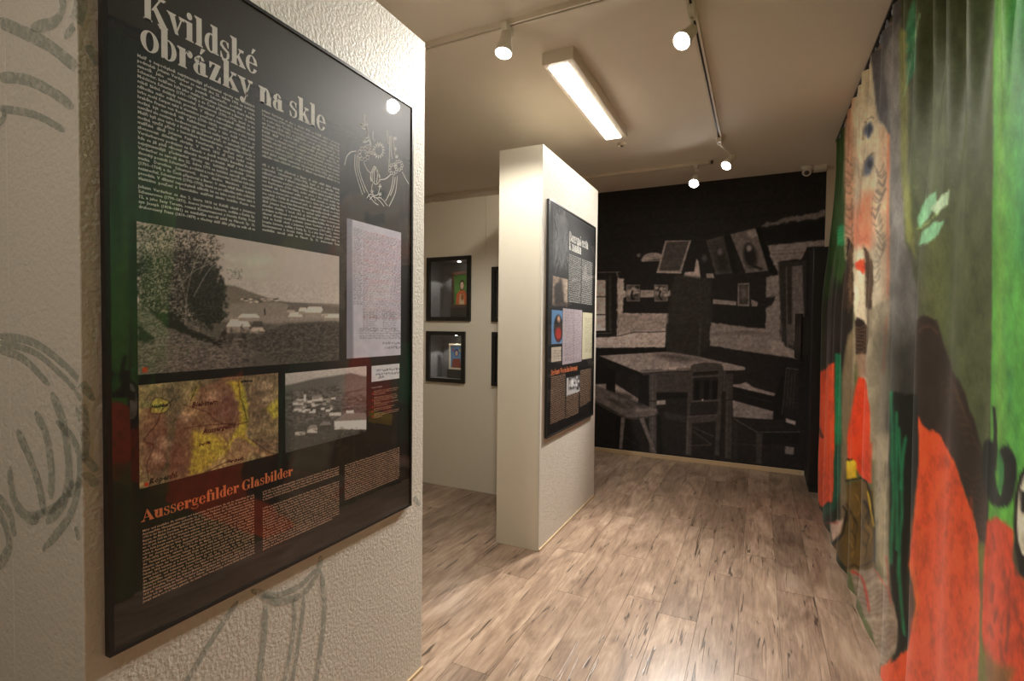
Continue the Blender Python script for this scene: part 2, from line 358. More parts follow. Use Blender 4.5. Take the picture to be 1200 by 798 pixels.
# ------------------------------------------------------------------ the room
X0, Y0 = -4.3, -2.6
fl = MB().box(X0, XR, Y0, YB, -.1, -.009).build('floor', M['subfloor']); tag(fl, kind='structure')
PW = .183
plank_mesh = {}
def plank(x, y0, y1):
    L = round(y1-y0, 3)
    if L not in plank_mesh:
        b = MB().box(-PW/2+.0007, PW/2-.0007, -L/2+.0007, L/2-.0007, -.009, 0); me = b.mesh('plank'); me.materials.append(M['floor']); plank_mesh[L] = me
    o = link('plank', plank_mesh[L], None, fl); o.location = (x, (y0+y1)/2, 0)
rows = 0
x = .300+PW/2+PW
offs = {0: .3, 1: .62, 2: 3.18, 3: 3.60, 4: 3.23, 5: 3.93, 6: 2.75}
i = 0
while x > -3.0:
    y = (offs.get(i, random.uniform(0, 1.285))) % 1.285-1.285*2
    xe = min(x+PW/2, XR)
    while y < YB:
        a, b = max(y, Y0), min(y+1.285, YB)
        if b > .3 and b-a > .02: plank(x-(.002 if i == 0 else 0), round(a, 3), round(b, 3))
        y += 1.285
    x -= PW; i += 1
ce = MB().box(X0, XR, Y0, YB, ZC, ZC+.1).build('ceiling', M['ceiling']); tag(ce, kind='structure')
tag(MB().box(X0-.1, XR+.1, YB, YB+.1, -.1, ZC+.1).build('wall_back', M['wall']), kind='structure')
tag(MB().box(XR, XR+.1, Y0, YB, -.1, ZC+.1).build('wall_right', M['wall']), kind='structure')
tag(MB().box(X0-.1, X0, Y0, YB, -.1, ZC+.1).build('wall_left', M['wall']), kind='structure')
tag(MB().box(X0-.1, XR+.1, Y0-.1, Y0, -.1, ZC+.1).build('wall_rear', M['wall']), kind='structure')
tag(MB().box(X0, .405, YB-.014, YB, 0, .048).build('baseboard_back', M['basebd'], bevel=.003), kind='structure')
tag(MB().box(.555, XR, YB-.03, YB, 0, ZC).build('trim_1', M['wall'], bevel=.003), kind='structure')

# ------------------------------------------------------------------ exhibition partitions
def partition(name, x0, x1, y0, y1, z1, mat, label, side=False):
    e = empty(name, ((x0+x1)/2, (y0+y1)/2, 0), label, 'partition'); off = tuple(e.location)
    if side: MB(off).box(x0, x1-.012, y0, y1, 0, z1).build('body', M['board_plain'], e, bevel=.002); MB(off).box(x1-.012, x1, y0, y1, 0, z1).build('side_board', mat, e, bevel=.002)
    else: MB(off).box(x0, x1, y0, y1, 0, z1).build('body', mat, e, bevel=.003)
    return e
p1 = partition('exhibition_partition', -1.565, XF, .557, 1.749, PH, M['board'], 'cream chipboard partition painted with a large grey-green brush drawing, carrying the large panel')
p2 = partition('exhibition_partition', -1.565, XF, 3.016, 4.239, PH, M['board'], 'free-standing cream chipboard pier in the middle of the room with one black panel', True)
p3 = partition('exhibition_partition', -3.0, -1.5655, .5575, .66, PH, M['board'], 'cream chipboard board flush with the end of the brush-painted partition')
for e, (x0, x1, y0, y1) in ((p1, (XF, XF+.008, .557, 1.749)), (p2, (XF, XF+.008, 3.016, 4.239))):
    MB(tuple(e.location)).box(x0, x1, y0, y1, 0, .014).build('base_strip', M['basebd'], e)
# niche wall with four recessed show-box openings
MY0, MY1 = 3.885, 4.10
BOX = [(-2.746, -2.283, 1.499, 2.072), (-2.746, -2.336, .945, 1.405), (-2.073, -1.66, 1.493, 1.962), (-2.066, -1.66, .942, 1.405)]
nw = empty('exhibition_partition', (-2.6, MY0, 0), 'smooth cream niche wall with recessed black display boxes, joining the pier', 'partition')
xs = sorted({-3.7, -1.564, -2.1435, -2.1405}.union(*[{b[0]+.03, b[1]-.03} for b in BOX])); zs = sorted({0, 2.075, 2.575}.union(*[{b[2]+.03, b[3]-.03} for b in BOX]))
mb = MB(tuple(nw.location))
for i in range(len(xs)-1):
    for j in range(len(zs)-1):
        if xs[i] == -2.1435 and zs[j] >= 2.075: continue
        cx, cz = (xs[i]+xs[i+1])/2, (zs[j]+zs[j+1])/2
        if any(b[0]+.03 < cx < b[1]-.03 and b[2]+.03 < cz < b[3]-.03 for b in BOX): continue
        mb.quad((xs[i], MY0, zs[j]), (xs[i+1], MY0, zs[j]), (xs[i+1], MY0, zs[j+1]), (xs[i], MY0, zs[j+1]))
mb.build('front_board', M['board_plain'], nw)
mb = MB(tuple(nw.location)); mb.quad((-3.7, MY1, 0), (-3.7, MY1, 2.575), (-1.564, MY1, 2.575), (-1.564, MY1, 0)); mb.quad((-3.7, MY0, 2.575), (-1.564, MY0, 2.575), (-1.564, MY1, 2.575), (-3.7, MY1, 2.575)); mb.quad((-3.7, MY0, 0), (-3.7, MY0, 2.575), (-3.7, MY1, 2.575), (-3.7, MY1, 0))
mb.build('back_board', M['board_plain'], nw)
gj = MB(tuple(nw.location)); ga, gb, gd = -2.1435, -2.1405, MY0+.006          # open joint between the two boards
gj.quad((ga, gd, 2.075), (gb, gd, 2.075), (gb, gd, 2.575), (ga, gd, 2.575)).quad((ga, MY0, 2.075), (ga, gd, 2.075), (ga, gd, 2.575), (ga, MY0, 2.575)).quad((gb, gd, 2.075), (gb, MY0, 2.075), (gb, MY0, 2.575), (gb, gd, 2.575)).quad((ga, MY0, 2.075), (gb, MY0, 2.075), (gb, gd, 2.075), (ga, gd, 2.075)).build('board_joint', M['board_plain'], nw)

# ------------------------------------------------------------------ photographic mural on the back wall
def Z(ox, oy, s): return lambda *p: [(ox+p[i]/s, oy+p[i+1]/s) for i in range(0, len(p), 2)]
def G(v): return (v*1.05, v*.99, v*.97)
mc = Canvas(690, 190, 975, 570, 2.0, G(.15))
za, z2, z3, zb, ze = Z(695, 290, 6.65), Z(690, 190, 3.8), Z(690, 380, 3.8), Z(780, 240, 6.65), Z(790, 400, 4.99)
# dark beams of the cabin ceiling
for k in range(5): mc.line([(690, 215+k*17), (980, 196+k*17)], 1.2, G(.11), .5, 1.5)
# left window and white wall
mc.poly(za(-40, 195, 210, 190, 205, 240, 195, 690, -40, 700), G(.17), .8)
mc.line(za(-40, 197, 210, 190), .8, G(.42), .9); mc.line(za(185, 195, 195, 235), 1.2, G(.42), .8)
mc.poly(za(190, 235, 240, 240, 240, 330, 258, 345, 258, 380, 236, 395, 232, 512, 592, 515, 563, 778, -40, 784, -40, 706, 185, 692), G(.55), .6, 1, .6)
mc.poly(za(195, 515, 590, 515, 578, 655, 320, 662, 195, 685), G(.50), 1, 1)
mc.line(za(20, 698, 190, 690, 320, 662, 460, 660, 580, 654), .9, G(.2), .9); mc.line(za(430, 600, 480, 580, 560, 590), 2, G(.4), .6, 1)
mc.line(za(210, 610, 270, 600), 3, G(.42), .6, 2); mc.line(za(195, 690, 190, 360), .7, G(.3), .8)
mc.poly(za(-40, 250, 97, 255, 97, 648, -40, 655), G(.60), .5)
for yy in (384, 524): mc.line(za(-40, yy, 100, yy), 1.1, G(.18))
mc.line(za(131, 230, 133, 660), 3, G(.27), .8, 1); mc.line(za(-40, 655, 130, 655), 1.5, G(.12)); mc.line(za(20, 668, 140, 668), 1, G(.35), .7)
mc.line(za(100, 250, 100, 650), 1.2, G(.3), .8)
# little pictures between the windows
for (a, b) in ((258, 290), (476, 290)):
    mc.poly(za(a, b, a+108, b, a+106, b+130, a+2, b+130), G(.40), .5); mc.poly(za(a+8, b+8, a+98, b+8, a+98, b+122, a+10, b+122), G(.30), .5)
    for k in range(14): mc.ell(*za(a+15+random.random()*78, b+15+random.random()*100)[0], 1.5+random.random()*1.5, 1+random.random()*2, G(random.choice((.15, .5, .56))), .8, .6)
    mc.ell(*za(a+55, b+35)[0], 2.2, 2.6, G(.5), 1, .4); mc.line(za(a+50, b+50, a+40, b+90, a+60, b+115), 2, G(.12), .8)
mc.poly(za(368, 332, 475, 332, 475, 388, 368, 390), G(.50), .6); mc.poly(za(584, 345, 600, 330, 612, 365, 600, 382, 584, 378), G(.5), .5)
# hanging bowl, hat shape, crucifix corner
mc.poly(za(378, 108, 388, 72, 430, 45, 500, 42, 545, 65, 556, 84, 520, 92, 455, 97), G(.47), .6, smooth=True); mc.line(za(385, 108, 460, 104, 540, 100), .8, G(.55)); mc.ell(*za(356, 60)[0], 2.5, 2.5, G(.35), .9)
# three slanting framed pictures under the ceiling
mc.poly(z2(340, 350, 456, 348, 411, 495, 302, 490), G(.46), .5); mc.poly(z2(347, 355, 446, 353, 404, 484, 314, 482), G(.27), .6, 1)
mc.line(z2(305, 490, 410, 493), 1.6, G(.52)); 
mc.poly(zb(315, 275, 460, 240, 556, 530, 390, 546), G(.27), .8); mc.poly(zb(335, 290, 450, 262, 530, 510, 405, 525), G(.24), .8)
mc.ell(*zb(440, 440)[0], 6, 14, G(.17), .9, .5, -.25); mc.ell(*zb(424, 366)[0], 3, 3.6, G(.36), 1, .5)
mc.poly(z2(740, 292, 764, 288, 842, 505, 806, 492), G(.09), .6); mc.poly(z2(600, 330, 632, 318, 665, 492, 640, 495), G(.12), .8)
mc.poly(zb(505, 230, 700, 180, 800, 515, 625, 532), G(.36), .6); mc.poly(zb(625, 215, 690, 195, 712, 240, 660, 262), G(.46), 2, .9)
mc.ell(*zb(660, 400)[0], 7.5, 13.5, G(.15), .95, .3, -.2); mc.ell(*zb(650, 335)[0], 4.6, 5.4, G(.2), 1, .4); mc.ell(*zb(651, 338)[0], 3, 3.6, G(.46), 1, .4); mc.line(zb(690, 480, 745, 500), 3, G(.14), .9, 1)
mc.poly(zb(240, 420, 256, 440, 272, 560, 280, 632, 160, 648, 110, 656, 95, 640, 115, 622, 210, 616, 214, 570, 138, 560, 150, 525, 222, 520), G(.52), .5); mc.poly(zb(315, 535, 370, 535, 380, 572, 320, 570), G(.47), .5)
mc.ell(*zb(302, 415)[0], 3, 4, G(.34), .8, .6)
# corner post and shelf band
mc.poly(z2(380, 500, 545, 520, 548, 800, 345, 800, 355, 640), G(.20), 2); mc.poly(z3(345, 0, 545, 0, 535, 95, 490, 140, 340, 122), G(.19), 1)
mc.line(z3(498, 0, 490, 138), 2, G(.26), .7, 1)
mc.poly(z2(553, 610, 657, 620, 657, 638, 553, 630), G(.44), .5); mc.poly(z2(722, 610, 752, 624, 750, 642, 726, 642), G(.44), .5)
mc.poly(z2(663, 540, 715, 538, 715, 642, 663, 640), G(.40), .4); mc.poly(z2(669, 546, 709, 545, 709, 634, 669, 633), G(.24), .4); mc.ell(*z2(689, 580)[0], 4, 7, G(.38), .7, .6)
mc.poly(z2(560, 645, 790, 650, 788, 742, 560, 715), G(.14), 1)
# right white wall and window
mc.poly(z2(790, 510, 845, 503, 852, 640, 852, 800) + z3(852, 40, 880, 100, 932, 128, 932, 153, 690, 121, 540, 95, 540, 30) + z2(545, 715, 660, 728, 786, 742, 790, 660), G(.42), .8, 1, .8)
mc.poly(z2(800, 600, 830, 600, 815, 635, 795, 650, 770, 640, 760, 615), G(.16), 1, 1, 1)
mc.line(z3(545, 45, 700, 35, 800, 45), 3, G(.3), .5, 2); mc.poly(z3(800, 60, 870, 70, 930, 125, 930, 150, 800, 135), G(.48), 4, .7)
mc.poly(z2(796, 372, 900, 360, 1062, 345, 1064, 374, 972, 378, 948, 432, 842, 442, 848, 500, 812, 430), G(.42), .8, 1, .8)
mc.line(z2(820, 395, 960, 385), 1, G(.3), .6); mc.line(z2(815, 412, 955, 402), 1, G(.3), .6)
mc.poly(z2(842, 446, 968, 438, 968, 800, 858, 800), G(.2), .7); mc.poly(z3(852, 0, 940, 0, 940, 135, 905, 110, 872, 98), G(.22), .7)
mc.poly(z2(905, 465, 950, 460, 962, 800, 905, 800), G(.37), 1); mc.poly(z3(880, 0, 915, 0, 912, 95, 885, 88), G(.33), 1); mc.line(z2(880, 470, 884, 800) + z3(888, 80), 1.2, G(.34), .9)
mc.line(z2(843, 446, 858, 800) + z3(872, 95), 1.4, G(.5), .5, 1)
# beam with bark
mc.poly(z2(765, 285, 800, 266, 850, 258, 900, 243, 1010, 228, 1062, 206, 1062, 240, 1010, 254, 900, 266, 850, 275, 800, 288), G(.36), 1, 1, 1.5); 
mc.poly(z2(760, 300, 1060, 250, 1060, 340, 800, 366), G(.11), 2)
# wall panelling below, table, bench, chairs
mc.poly(z3(-20, 108, 345, 104, 345, 130, 45, 140, -20, 150), G(.12), 1); mc.poly(z3(540, 98, 935, 155, 935, 330, 640, 265, 690, 190), G(.15), 1)
mc.poly(z3(-20, 150, 60, 150, 200, 230, 260, 560, -20, 560), G(.12), 2)
mc.poly(z3(70, 150, 235, 218, 640, 205, 640, 640, 250, 600), G(.15), 2)
mc.poly(z3(-20, 268, 78, 265, 78, 290, -20, 282), G(.45), .6)
mc.poly(z3(76, 190, 118, 205, 118, 308, 78, 292), G(.11), .6); mc.poly(z3(118, 265, 222, 332, 220, 352, 118, 306), G(.46), .6)
mc.poly(z3(300, 340, 342, 338, 342, 356, 302, 360), G(.46), .6)
mc.poly(z3(225, 216, 610, 206, 610, 300, 300, 306, 225, 240), G(.24), .8); mc.poly(z3(300, 305, 600, 302, 600, 330, 300, 330), G(.11), 1.5)
mc.poly(z3(45, 140, 240, 214, 240, 236, 62, 172), G(.13), .6)
mc.poly(z3(45, 140, 345, 122, 470, 140, 692, 190, 692, 204, 600, 206, 450, 202, 235, 216), G(.46), .5)
mc.poly(z3(290, 132, 400, 132, 500, 158, 420, 168, 330, 150), G(.27), 4, .9); mc.poly(z3(470, 145, 580, 170, 560, 185, 480, 165), G(.33), 3, .7)
mc.line(z3(235, 208, 448, 200), 3.2, G(.36)); mc.line(z3(335, 197, 385, 196), 3.2, G(.5)); mc.line(z3(600, 200, 692, 198), 3, G(.42))
mc.poly(z3(266, 222, 302, 222, 300, 575, 270, 572), G(.27), .8); mc.poly(z3(220, 232, 268, 224, 268, 388, 220, 360), G(.12), .8); mc.line(z3(283, 225, 284, 570), 1.2, G(.34), .6); mc.line(z3(250, 340, 300, 342), .8, G(.1))
mc.poly(z3(-20, 250, 40, 275, 300, 380, 318, 400, 300, 408, 170, 418, -20, 312), G(.33), .6)
for k in range(8): mc.ell(*z3(110+random.random()*130, 310+random.random()*60)[0], 5+random.random()*4, 2, G(.2), .6, .8, .4)
mc.line(z3(-10, 322, 168, 416, 305, 406), 2, G(.24), .9); mc.line(z3(215, 385, 300, 380), 2, G(.42), .6, 1.5)
mc.poly(z3(143, 414, 162, 414, 148, 556, 134, 554), G(.33), .5); mc.poly(z3(224, 418, 244, 414, 300, 574, 286, 572), G(.33), .5); mc.poly(z3(118, 416, 143, 416, 134, 556, 120, 556), G(.09), .6)
mc.line(z3(160, 500, 260, 570), 1, G(.2), .7); mc.line(z3(310, 400, 320, 580), 4, G(.1), .7, 2)
# chair pushed to the table
mc.poly(ze(95, 180, 285, 165, 270, 670, 66, 665), G(.15), 1.5)
mc.poly(ze(96, 148, 112, 134, 190, 123, 272, 130, 288, 150, 286, 172, 100, 182), G(.25), .6); mc.line(ze(120, 185, 275, 176), 2, G(.12), .9)
mc.poly(ze(84, 170, 112, 170, 100, 668, 66, 664), G(.24), .6); mc.poly(ze(258, 165, 286, 160, 262, 672, 236, 664), G(.23), .6)
for a in (118, 172, 222): mc.poly(ze(a+4, 228, a+34, 226, a+28, 345, a, 348), G(.08), .8)
mc.line(ze(110, 208, 275, 200), 2.2, G(.26)); mc.line(ze(104, 352, 262, 344), 2.2, G(.27)); mc.ell(*ze(166, 343)[0], 1, 1.2, G(.5)); mc.ell(*ze(168, 380)[0], 1.4, 1, G(.42))
mc.poly(ze(98, 360, 258, 352, 250, 428, 92, 438), G(.16), 1); mc.line(ze(85, 440, 250, 430), 1, G(.36), .9); mc.poly(ze(80, 442, 252, 432, 250, 468, 78, 482), G(.24), .8)
mc.line(ze(105, 500, 230, 555), 1.6, G(.25), .8); mc.line(ze(110, 525, 215, 600), 1.6, G(.25), .8); mc.line(ze(90, 610, 215, 606), 1.4, G(.26), .8); mc.line(ze(80, 440, 76, 660), .8, G(.36), .5)
mc.poly(ze(-60, 410, 70, 440, 68, 470, -60, 450), G(.20), 1.5)
# table leg, bench, second chair at right
mc.poly(ze(302, 190, 346, 188, 334, 690, 296, 680), G(.22), .7); mc.line(ze(312, 200, 306, 680), .8, G(.3), .6); mc.line(ze(300, 345, 345, 340), .8, G(.09))
mc.poly(ze(346, 262, 600, 322, 578, 410, 346, 345), G(.12), .6); mc.poly(ze(345, 252, 385, 250, 420, 238, 465, 270, 510, 282, 602, 308, 600, 324, 345, 264), G(.44), .6)
mc.poly(ze(343, 344, 580, 410, 578, 458, 345, 442), G(.40), .6); mc.line(ze(346, 300, 590, 360), 1, G(.2), .6)
mc.poly(ze(585, 320, 645, 160, 640, 460, 580, 460), G(.11), 1); mc.poly(ze(655, 152, 728, 162, 728, 400, 635, 384), G(.17), .8)
for a in (672, 690, 708): mc.line(ze(a, 175, a-14, 385), .8, G(.25), .8)
mc.line(ze(657, 155, 726, 166), 1, G(.34), .8); mc.line(ze(657, 158, 630, 430), 1, G(.26), .8)
mc.poly(ze(350, 448, 486, 530, 735, 530, 735, 450, 580, 458), G(.15), .7); mc.line(ze(350, 452, 486, 532, 735, 530), .9, G(.33), .8, smooth=False); mc.poly(ze(486, 534, 735, 534, 735, 600, 486, 600), G(.13), .6)
mc.poly(ze(655, 450, 710, 468, 708, 490, 654, 472), G(.48), .5); mc.poly(ze(648, 614, 702, 620, 698, 664, 648, 656), G(.38), .6)
mc.poly(ze(478, 534, 518, 536, 510, 718, 480, 712), G(.22), .6); mc.line(ze(340, 595, 480, 608), 2, G(.2), .8); mc.poly(ze(345, 470, 372, 480, 368, 690, 345, 690), G(.18), .8); mc.line(ze(515, 620, 650, 625), 2, G(.17), .8)
mc.grain(.16, .35, .35); mc.grain(.10, .9, .9, None, 2); mc.grain(.05, .09, .5)
MURAL_G = 4.0
mu = plate('photo_mural', mc, 'y', YB-.003, -2.3, .556, .048, ZC-.002, 380, M['mural'], MURAL_G, power=1.36)
tag(mu, 'black-and-white photo wallpaper of an old farmhouse room with table, bench and chairs', 'mural')

# ------------------------------------------------------------------ brush drawing on the first partition
def corner_x(y): return 88+12*y/798
def ribbon(pts, wpx, parent, mat, name='painted_line'):
    P = spline([p for p in pts], n=8); runs = []; cur = None
    for q in P:
        side = 0 if q[0] < corner_x(q[1]) else 1
        if cur is None or cur[0] != side: cur = [side, []]; runs.append(cur)
        cur[1].append(q)
    off = tuple(parent.location); n_all = len(P); c = 0
    for side, r in runs:
        if len(r) < 2: c += len(r); continue
        W3 = [Vector(at(x_, y_, 'y', .557-.0012) if side == 0 else at(x_, y_, 'x', XF+.0012)) for x_, y_ in r]
        nrm = Vector((0, -1, 0)) if side == 0 else Vector((1, 0, 0)); vs = []
        for k, p in enumerate(W3):
            d = (W3[min(k+1, len(W3)-1)]-W3[max(k-1, 0)]).normalized(); s = d.cross(nrm).normalized()
            t = (c+k)/(n_all-1); dist = (p-Vector((0, 0, CAM_H))).length
            hw = wpx/FPX*dist*.62*(min(1, .35+6*min(t, 1-t)))*random.uniform(.95, 1.05)
            vs += [p+s*hw, p-s*hw]
        c += len(r); fs = [(2*k, 2*k+1, 2*k+3, 2*k+2) for k in range(len(W3)-1)]
        MB(off).add(vs, fs).build(name, mat, parent)
w1, w5, w4 = Z(0, 0, 1.995), Z(0, 370, 1.863), Z(100, 420, 2.11)
for wd, pts in [(8, w1(-8, 48, 60, 78, 120, 110, 190, 168)), (7, w1(-8, 180, 60, 186, 120, 214, 172, 252)), (5, w1(-8, 252, 80, 268, 152, 306)), (8, w1(72, 64, 125, 52, 146, 20, 142, -20)), (7, w1(150, 88, 180, 45, 192, -15)),
    (6, w1(206, 105, 218, 130, 232, 152)), (5, w1(-6, 292, 10, 272, 6, 258)),
    (6, w5(-8, 44, 60, 54, 110, 82, 165, 132, 205, 185)), (6, w5(-8, 72, 50, 94, 108, 152)), (5, w5(-6, 57, 70, 78, 122, 118, 172, 175, 192, 250)), (9, w5(36, 250, 60, 300, 85, 370, 95, 432)), (9, w5(76, 210, 100, 260, 112, 340, 110, 400)),
    (10, w5(112, 168, 136, 230, 150, 330, 140, 400, 100, 452)), (9, w5(20, 330, 30, 400, 60, 440, 84, 440)), (7, w5(122, 230, 165, 280, 172, 360, 150, 440, 92, 512)), (8, w5(-6, 395, 20, 430, 32, 482)), (8, w5(-6, 420, 14, 470, 18, 510, -6, 550)),
    (6, w5(165, 200, 186, 262, 180, 320)), (6, w5(150, 395, 185, 350, 212, 372)), (6, w5(70, 440, 130, 410, 160, 360)), (6, w5(165, 460, 172, 490)), (5, w5(180, 300, 212, 340)),
    (5, w4(378, 600, 330, 670, 250, 800, 230, 840)), (5.5, w4(446, 608, 440, 700, 428, 820)), (4, w4(516, 590, 514, 680, 488, 820)), (4, w4(541, 588, 530, 690, 508, 820)), (6, w4(582, 488, 574, 530, 540, 580, 480, 602, 436, 588)), (5, w4(583, 525, 591, 620, 580, 730, 566, 820)),
    (5, w4(410, 574, 470, 586, 530, 562, 572, 520)), (5, w4(812, 345, 828, 362))]:
    ribbon(pts, wd, p1, M['brush'])

# ------------------------------------------------------------------ lettering
# heavy high-contrast serif capitals and lower case, x-height .5 em
ST, HA = .19, .036
def q4(x0, y0, x1, y1): return [(x0, y0), (x1, y0), (x1, y1), (x0, y1)]
def arc(cx, cy, rx, ry, tx, ty, a0, a1, n=14):
    out = []
    for k in range(n):
        a, b = R(a0+(a1-a0)*k/n), R(a0+(a1-a0)*(k+1)/n)
        o = lambda t: (cx+rx*math.cos(t), cy+ry*math.sin(t)); i = lambda t: (cx+(rx-tx)*math.cos(t), cy+(ry-ty)*math.sin(t))
        out.append([o(a), o(b), i(b), i(a)])
    return out
def serif(xc, y, hw, up=True):
    d = HA if up else -HA
    return [q4(xc-hw, min(y, y+d), xc+hw, max(y, y+d)), [(xc-hw*.72, y+d), (xc+hw*.72, y+d), (xc+ST*.5, y+d*2.2), (xc-ST*.5, y+d*2.2)]]
def flag(x, y): return [[(x-.075, y-HA), (x, y-HA*2.4), (x, y), (x-.075, y)]]
def stem(x, y0, y1, top='flag', bot=True):
    o = [q4(x, y0, x+ST, y1)]; c = x+ST/2
    if bot: o += serif(c, y0, .135)
    if top == 'flag': o += flag(x+.01, y1)
    elif top: o += serif(c, y1, .135, False)
    return o
def par(x0, y0, x1, y1, wd): return [[(x0, y0), (x0+wd, y0), (x1+wd, y1), (x1, y1)]]
def dot(cx, cy, r=.1): return [[(cx+r*math.cos(2*math.pi*k/12), cy+r*math.sin(2*math.pi*k/12)) for k in range(12)]]
AC = lambda x, y=.56: [[(x, y), (x+.06, y), (x+.2, y+.17), (x+.06, y+.17)]]
def g_o(): return arc(.27, .25, .26, .265, .15, .03, 0, 360, 24), .54
def g_e(): return arc(.26, .25, .25, .265, .15, .03, 25, 335, 22)+[q4(.1, .26, .42, .295)]+[[(.36, .26), (.5, .26), (.5, .3), (.47, .36), (.36, .34)]], .53
def g_a(): return [q4(.23, .05, .23+ST, .36)]+arc(.24, .34, .155, .175, .12, .03, 20, 165, 10)+dot(.125, .36, .085)+arc(.2, .145, .19, .155, .15, .03, 60, 300, 14)+[[(.23, .27), (.23, .3), (.36, .33), (.36, .29)], [(.395, 0), (.5, .02), (.5, .06), (.23, .1), (.27, 0)]], .51
def g_l(): return stem(.06, 0, .76), .33
def g_i(): return stem(.06, 0, .5)+dot(.06+ST/2, .65, .095), .33
def g_idotless(): return stem(.06, 0, .5), .33
def g_k(): return stem(.06, 0, .76)+par(.22, .2, .4, .47, .05)+serif(.43, .5, .11, False)+[[(.25, .27), (.34, .34), (.6, .03), (.4, .03)]]+serif(.48, 0, .135), .61
def g_d(): return [q4(.3, .04, .3+ST, .76)]+flag(.31, .76)+arc(.26, .25, .24, .265, .15, .03, 55, 305, 18)+[q4(.3, 0, .54, HA), [(.26, .47), (.26, .51), (.36, .46), (.36, .4)], [(.26, 0), (.36, .05), (.36, .1), (.26, .03)]], .56
def g_b(): return [q4(.06, .02, .06+ST, .76)]+flag(.07, .76)+arc(.27, .25, .25, .265, .15, .03, -125, 125, 18)+[[(.06, .0), (.12, .0), (.2, .06), (.2, .1), (.06, .06)]], .55
def g_r(): return stem(.06, 0, .5)+[[(.22, .32), (.22, .37), (.3, .47), (.36, .51), (.36, .46), (.28, .4)]]+dot(.385, .41, .095), .49
def g_n(): return stem(.06, 0, .5)+arc(.31, .27, .185, .235, .155, .05, 0, 150, 12)+[q4(.34, 0, .34+ST, .29)]+serif(.34+ST/2, 0, .12), .6
def g_u(): return [q4(.06, .2, .06+ST, .5), q4(.34, .03, .34+ST, .5), q4(.34, 0, .58, HA)]+flag(.07, .5)+flag(.35, .5)+arc(.25, .21, .19, .22, .155, .05, 180, 330, 12), .6
def g_v(): return [[(.04, .48), (.23, .48), (.36, .0), (.25, .0)], [(.25, 0), (.3, .0), (.5, .48), (.45, .48)]]+serif(.13, .5, .15, False)+serif(.47, .5, .1, False), .57
def g_y(): return [[(.04, .48), (.23, .48), (.37, .0), (.26, .0)], [(.2, -.17), (.25, -.17), (.5, .48), (.45, .48)]]+serif(.13, .5, .15, False)+serif(.47, .5, .1, False)+dot(.14, -.15, .085)+arc(.16, -.12, .09, .11, .03, .03, 250, 330, 6), .57
def g_z(): return [q4(.04, 0, .44, HA*1.2), q4(.04, .5-HA*1.2, .44, .5), [(.04, .02), (.22, .02), (.44, .48), (.26, .48)], [(.04, .5), (.04, .33), (.08, .33), (.16, .47)], [(.44, 0), (.44, .18), (.4, .18), (.32, .03)]], .49
def g_s(): return arc(.2, .365, .17, .15, .09, .03, 70, 200, 10)+arc(.21, .14, .18, .155, .1, .03, -110, 20, 10)+[[(.03, .34), (.12, .27), (.39, .16), (.37, .25), (.2, .33), (.09, .42)], [(.2, .515), (.36, .5), (.36, .34), (.33, .34), (.26, .485)], [(.04, .01), (.04, .18), (.07, .18), (.15, .02), (.22, -.015)]], .43
def g_g(): return arc(.23, .33, .2, .185, .12, .03, 0, 360, 18)+[[(.36, .44), (.5, .5), (.5, .42), (.4, .41)]]+[[(.08, .19), (.13, .19), (.12, .09), (.06, .1)], [(.06, .11), (.1, .03), (.42, .04), (.5, -.05), (.42, .09), (.14, .13)]]+arc(.25, -.07, .24, .12, .05, .03, 170, 385, 18), .53
def g_f(): return stem(.07, 0, .6, None)+[q4(-.01, .5-HA, .36, .5)]+arc(.27, .6, .2, .17, .15, .03, 40, 180, 10)+dot(.38, .66, .085), .37
def g_c(): return arc(.26, .25, .25, .265, .15, .03, 50, 330, 20)+dot(.38, .38, .09), .5
def g_t(): return [q4(.07, .08, .07+ST, .58), q4(-.01, .5-HA, .34, .5), [(.07, .58), (.07+ST, .66), (.07+ST, .5), (.0, .5)]]+arc(.24, .12, .17, .135, .14, .03, 180, 320, 8), .37
def g_K(): return stem(.08, 0, .7, True)+par(.28, .3, .54, .67, .06)+serif(.58, .7, .14, False)+[[(.32, .36), (.42, .46), (.76, .03), (.53, .03)]]+serif(.63, 0, .16), .77
def g_A(): return [[(.36, .7), (.4, .7), (.78, .02), (.55, .02), (.32, .58)], [(.12, .02), (.17, .02), (.39, .66), (.36, .7)], q4(.2, .2, .55, .24)]+serif(.13, 0, .13)+serif(.66, 0, .16), .8
def g_G(): return arc(.37, .35, .36, .365, .19, .03, 48, 320, 24)+[q4(.48, .04, .48+ST, .3), [(.62, .7), (.65, .7), (.65, .45), (.62, .45), (.56, .6)]]+serif(.48+ST/2, .32, .15, False), .74
def g_B(): return stem(.08, 0, .7, True)+arc(.3, .53, .3, .17, .17, .03, -90, 90, 12)+arc(.32, .19, .35, .19, .18, .03, -90, 90, 12)+[q4(.24, .67, .31, .7), q4(.24, .345, .33, .38), q4(.24, 0, .33, .035)], .7
def g_D(): return stem(.08, 0, .7, True)+arc(.32, .35, .42, .35, .19, .03, -90, 90, 18)+[q4(.24, .67, .33, .7), q4(.24, 0, .33, .03)], .77
def g_W(): return [[(.05, .68), (.25, .68), (.38, 0), (.28, 0)], [(.28, 0), (.33, 0), (.52, .68), (.47, .68)], [(.42, .68), (.62, .68), (.75, 0), (.65, 0)], [(.65, 0), (.7, 0), (.92, .68), (.87, .68)]]+serif(.14, .7, .15, False)+serif(.5, .7, .15, False)+serif(.89, .7, .1, False), .98
def g_U(): return [q4(.1, .22, .1+ST, .7), q4(.58, .22, .62, .7)]+serif(.1+ST/2, .7, .15, False)+serif(.6, .7, .12, False)+arc(.36, .24, .26, .26, .15, .04, 180, 360, 14), .72
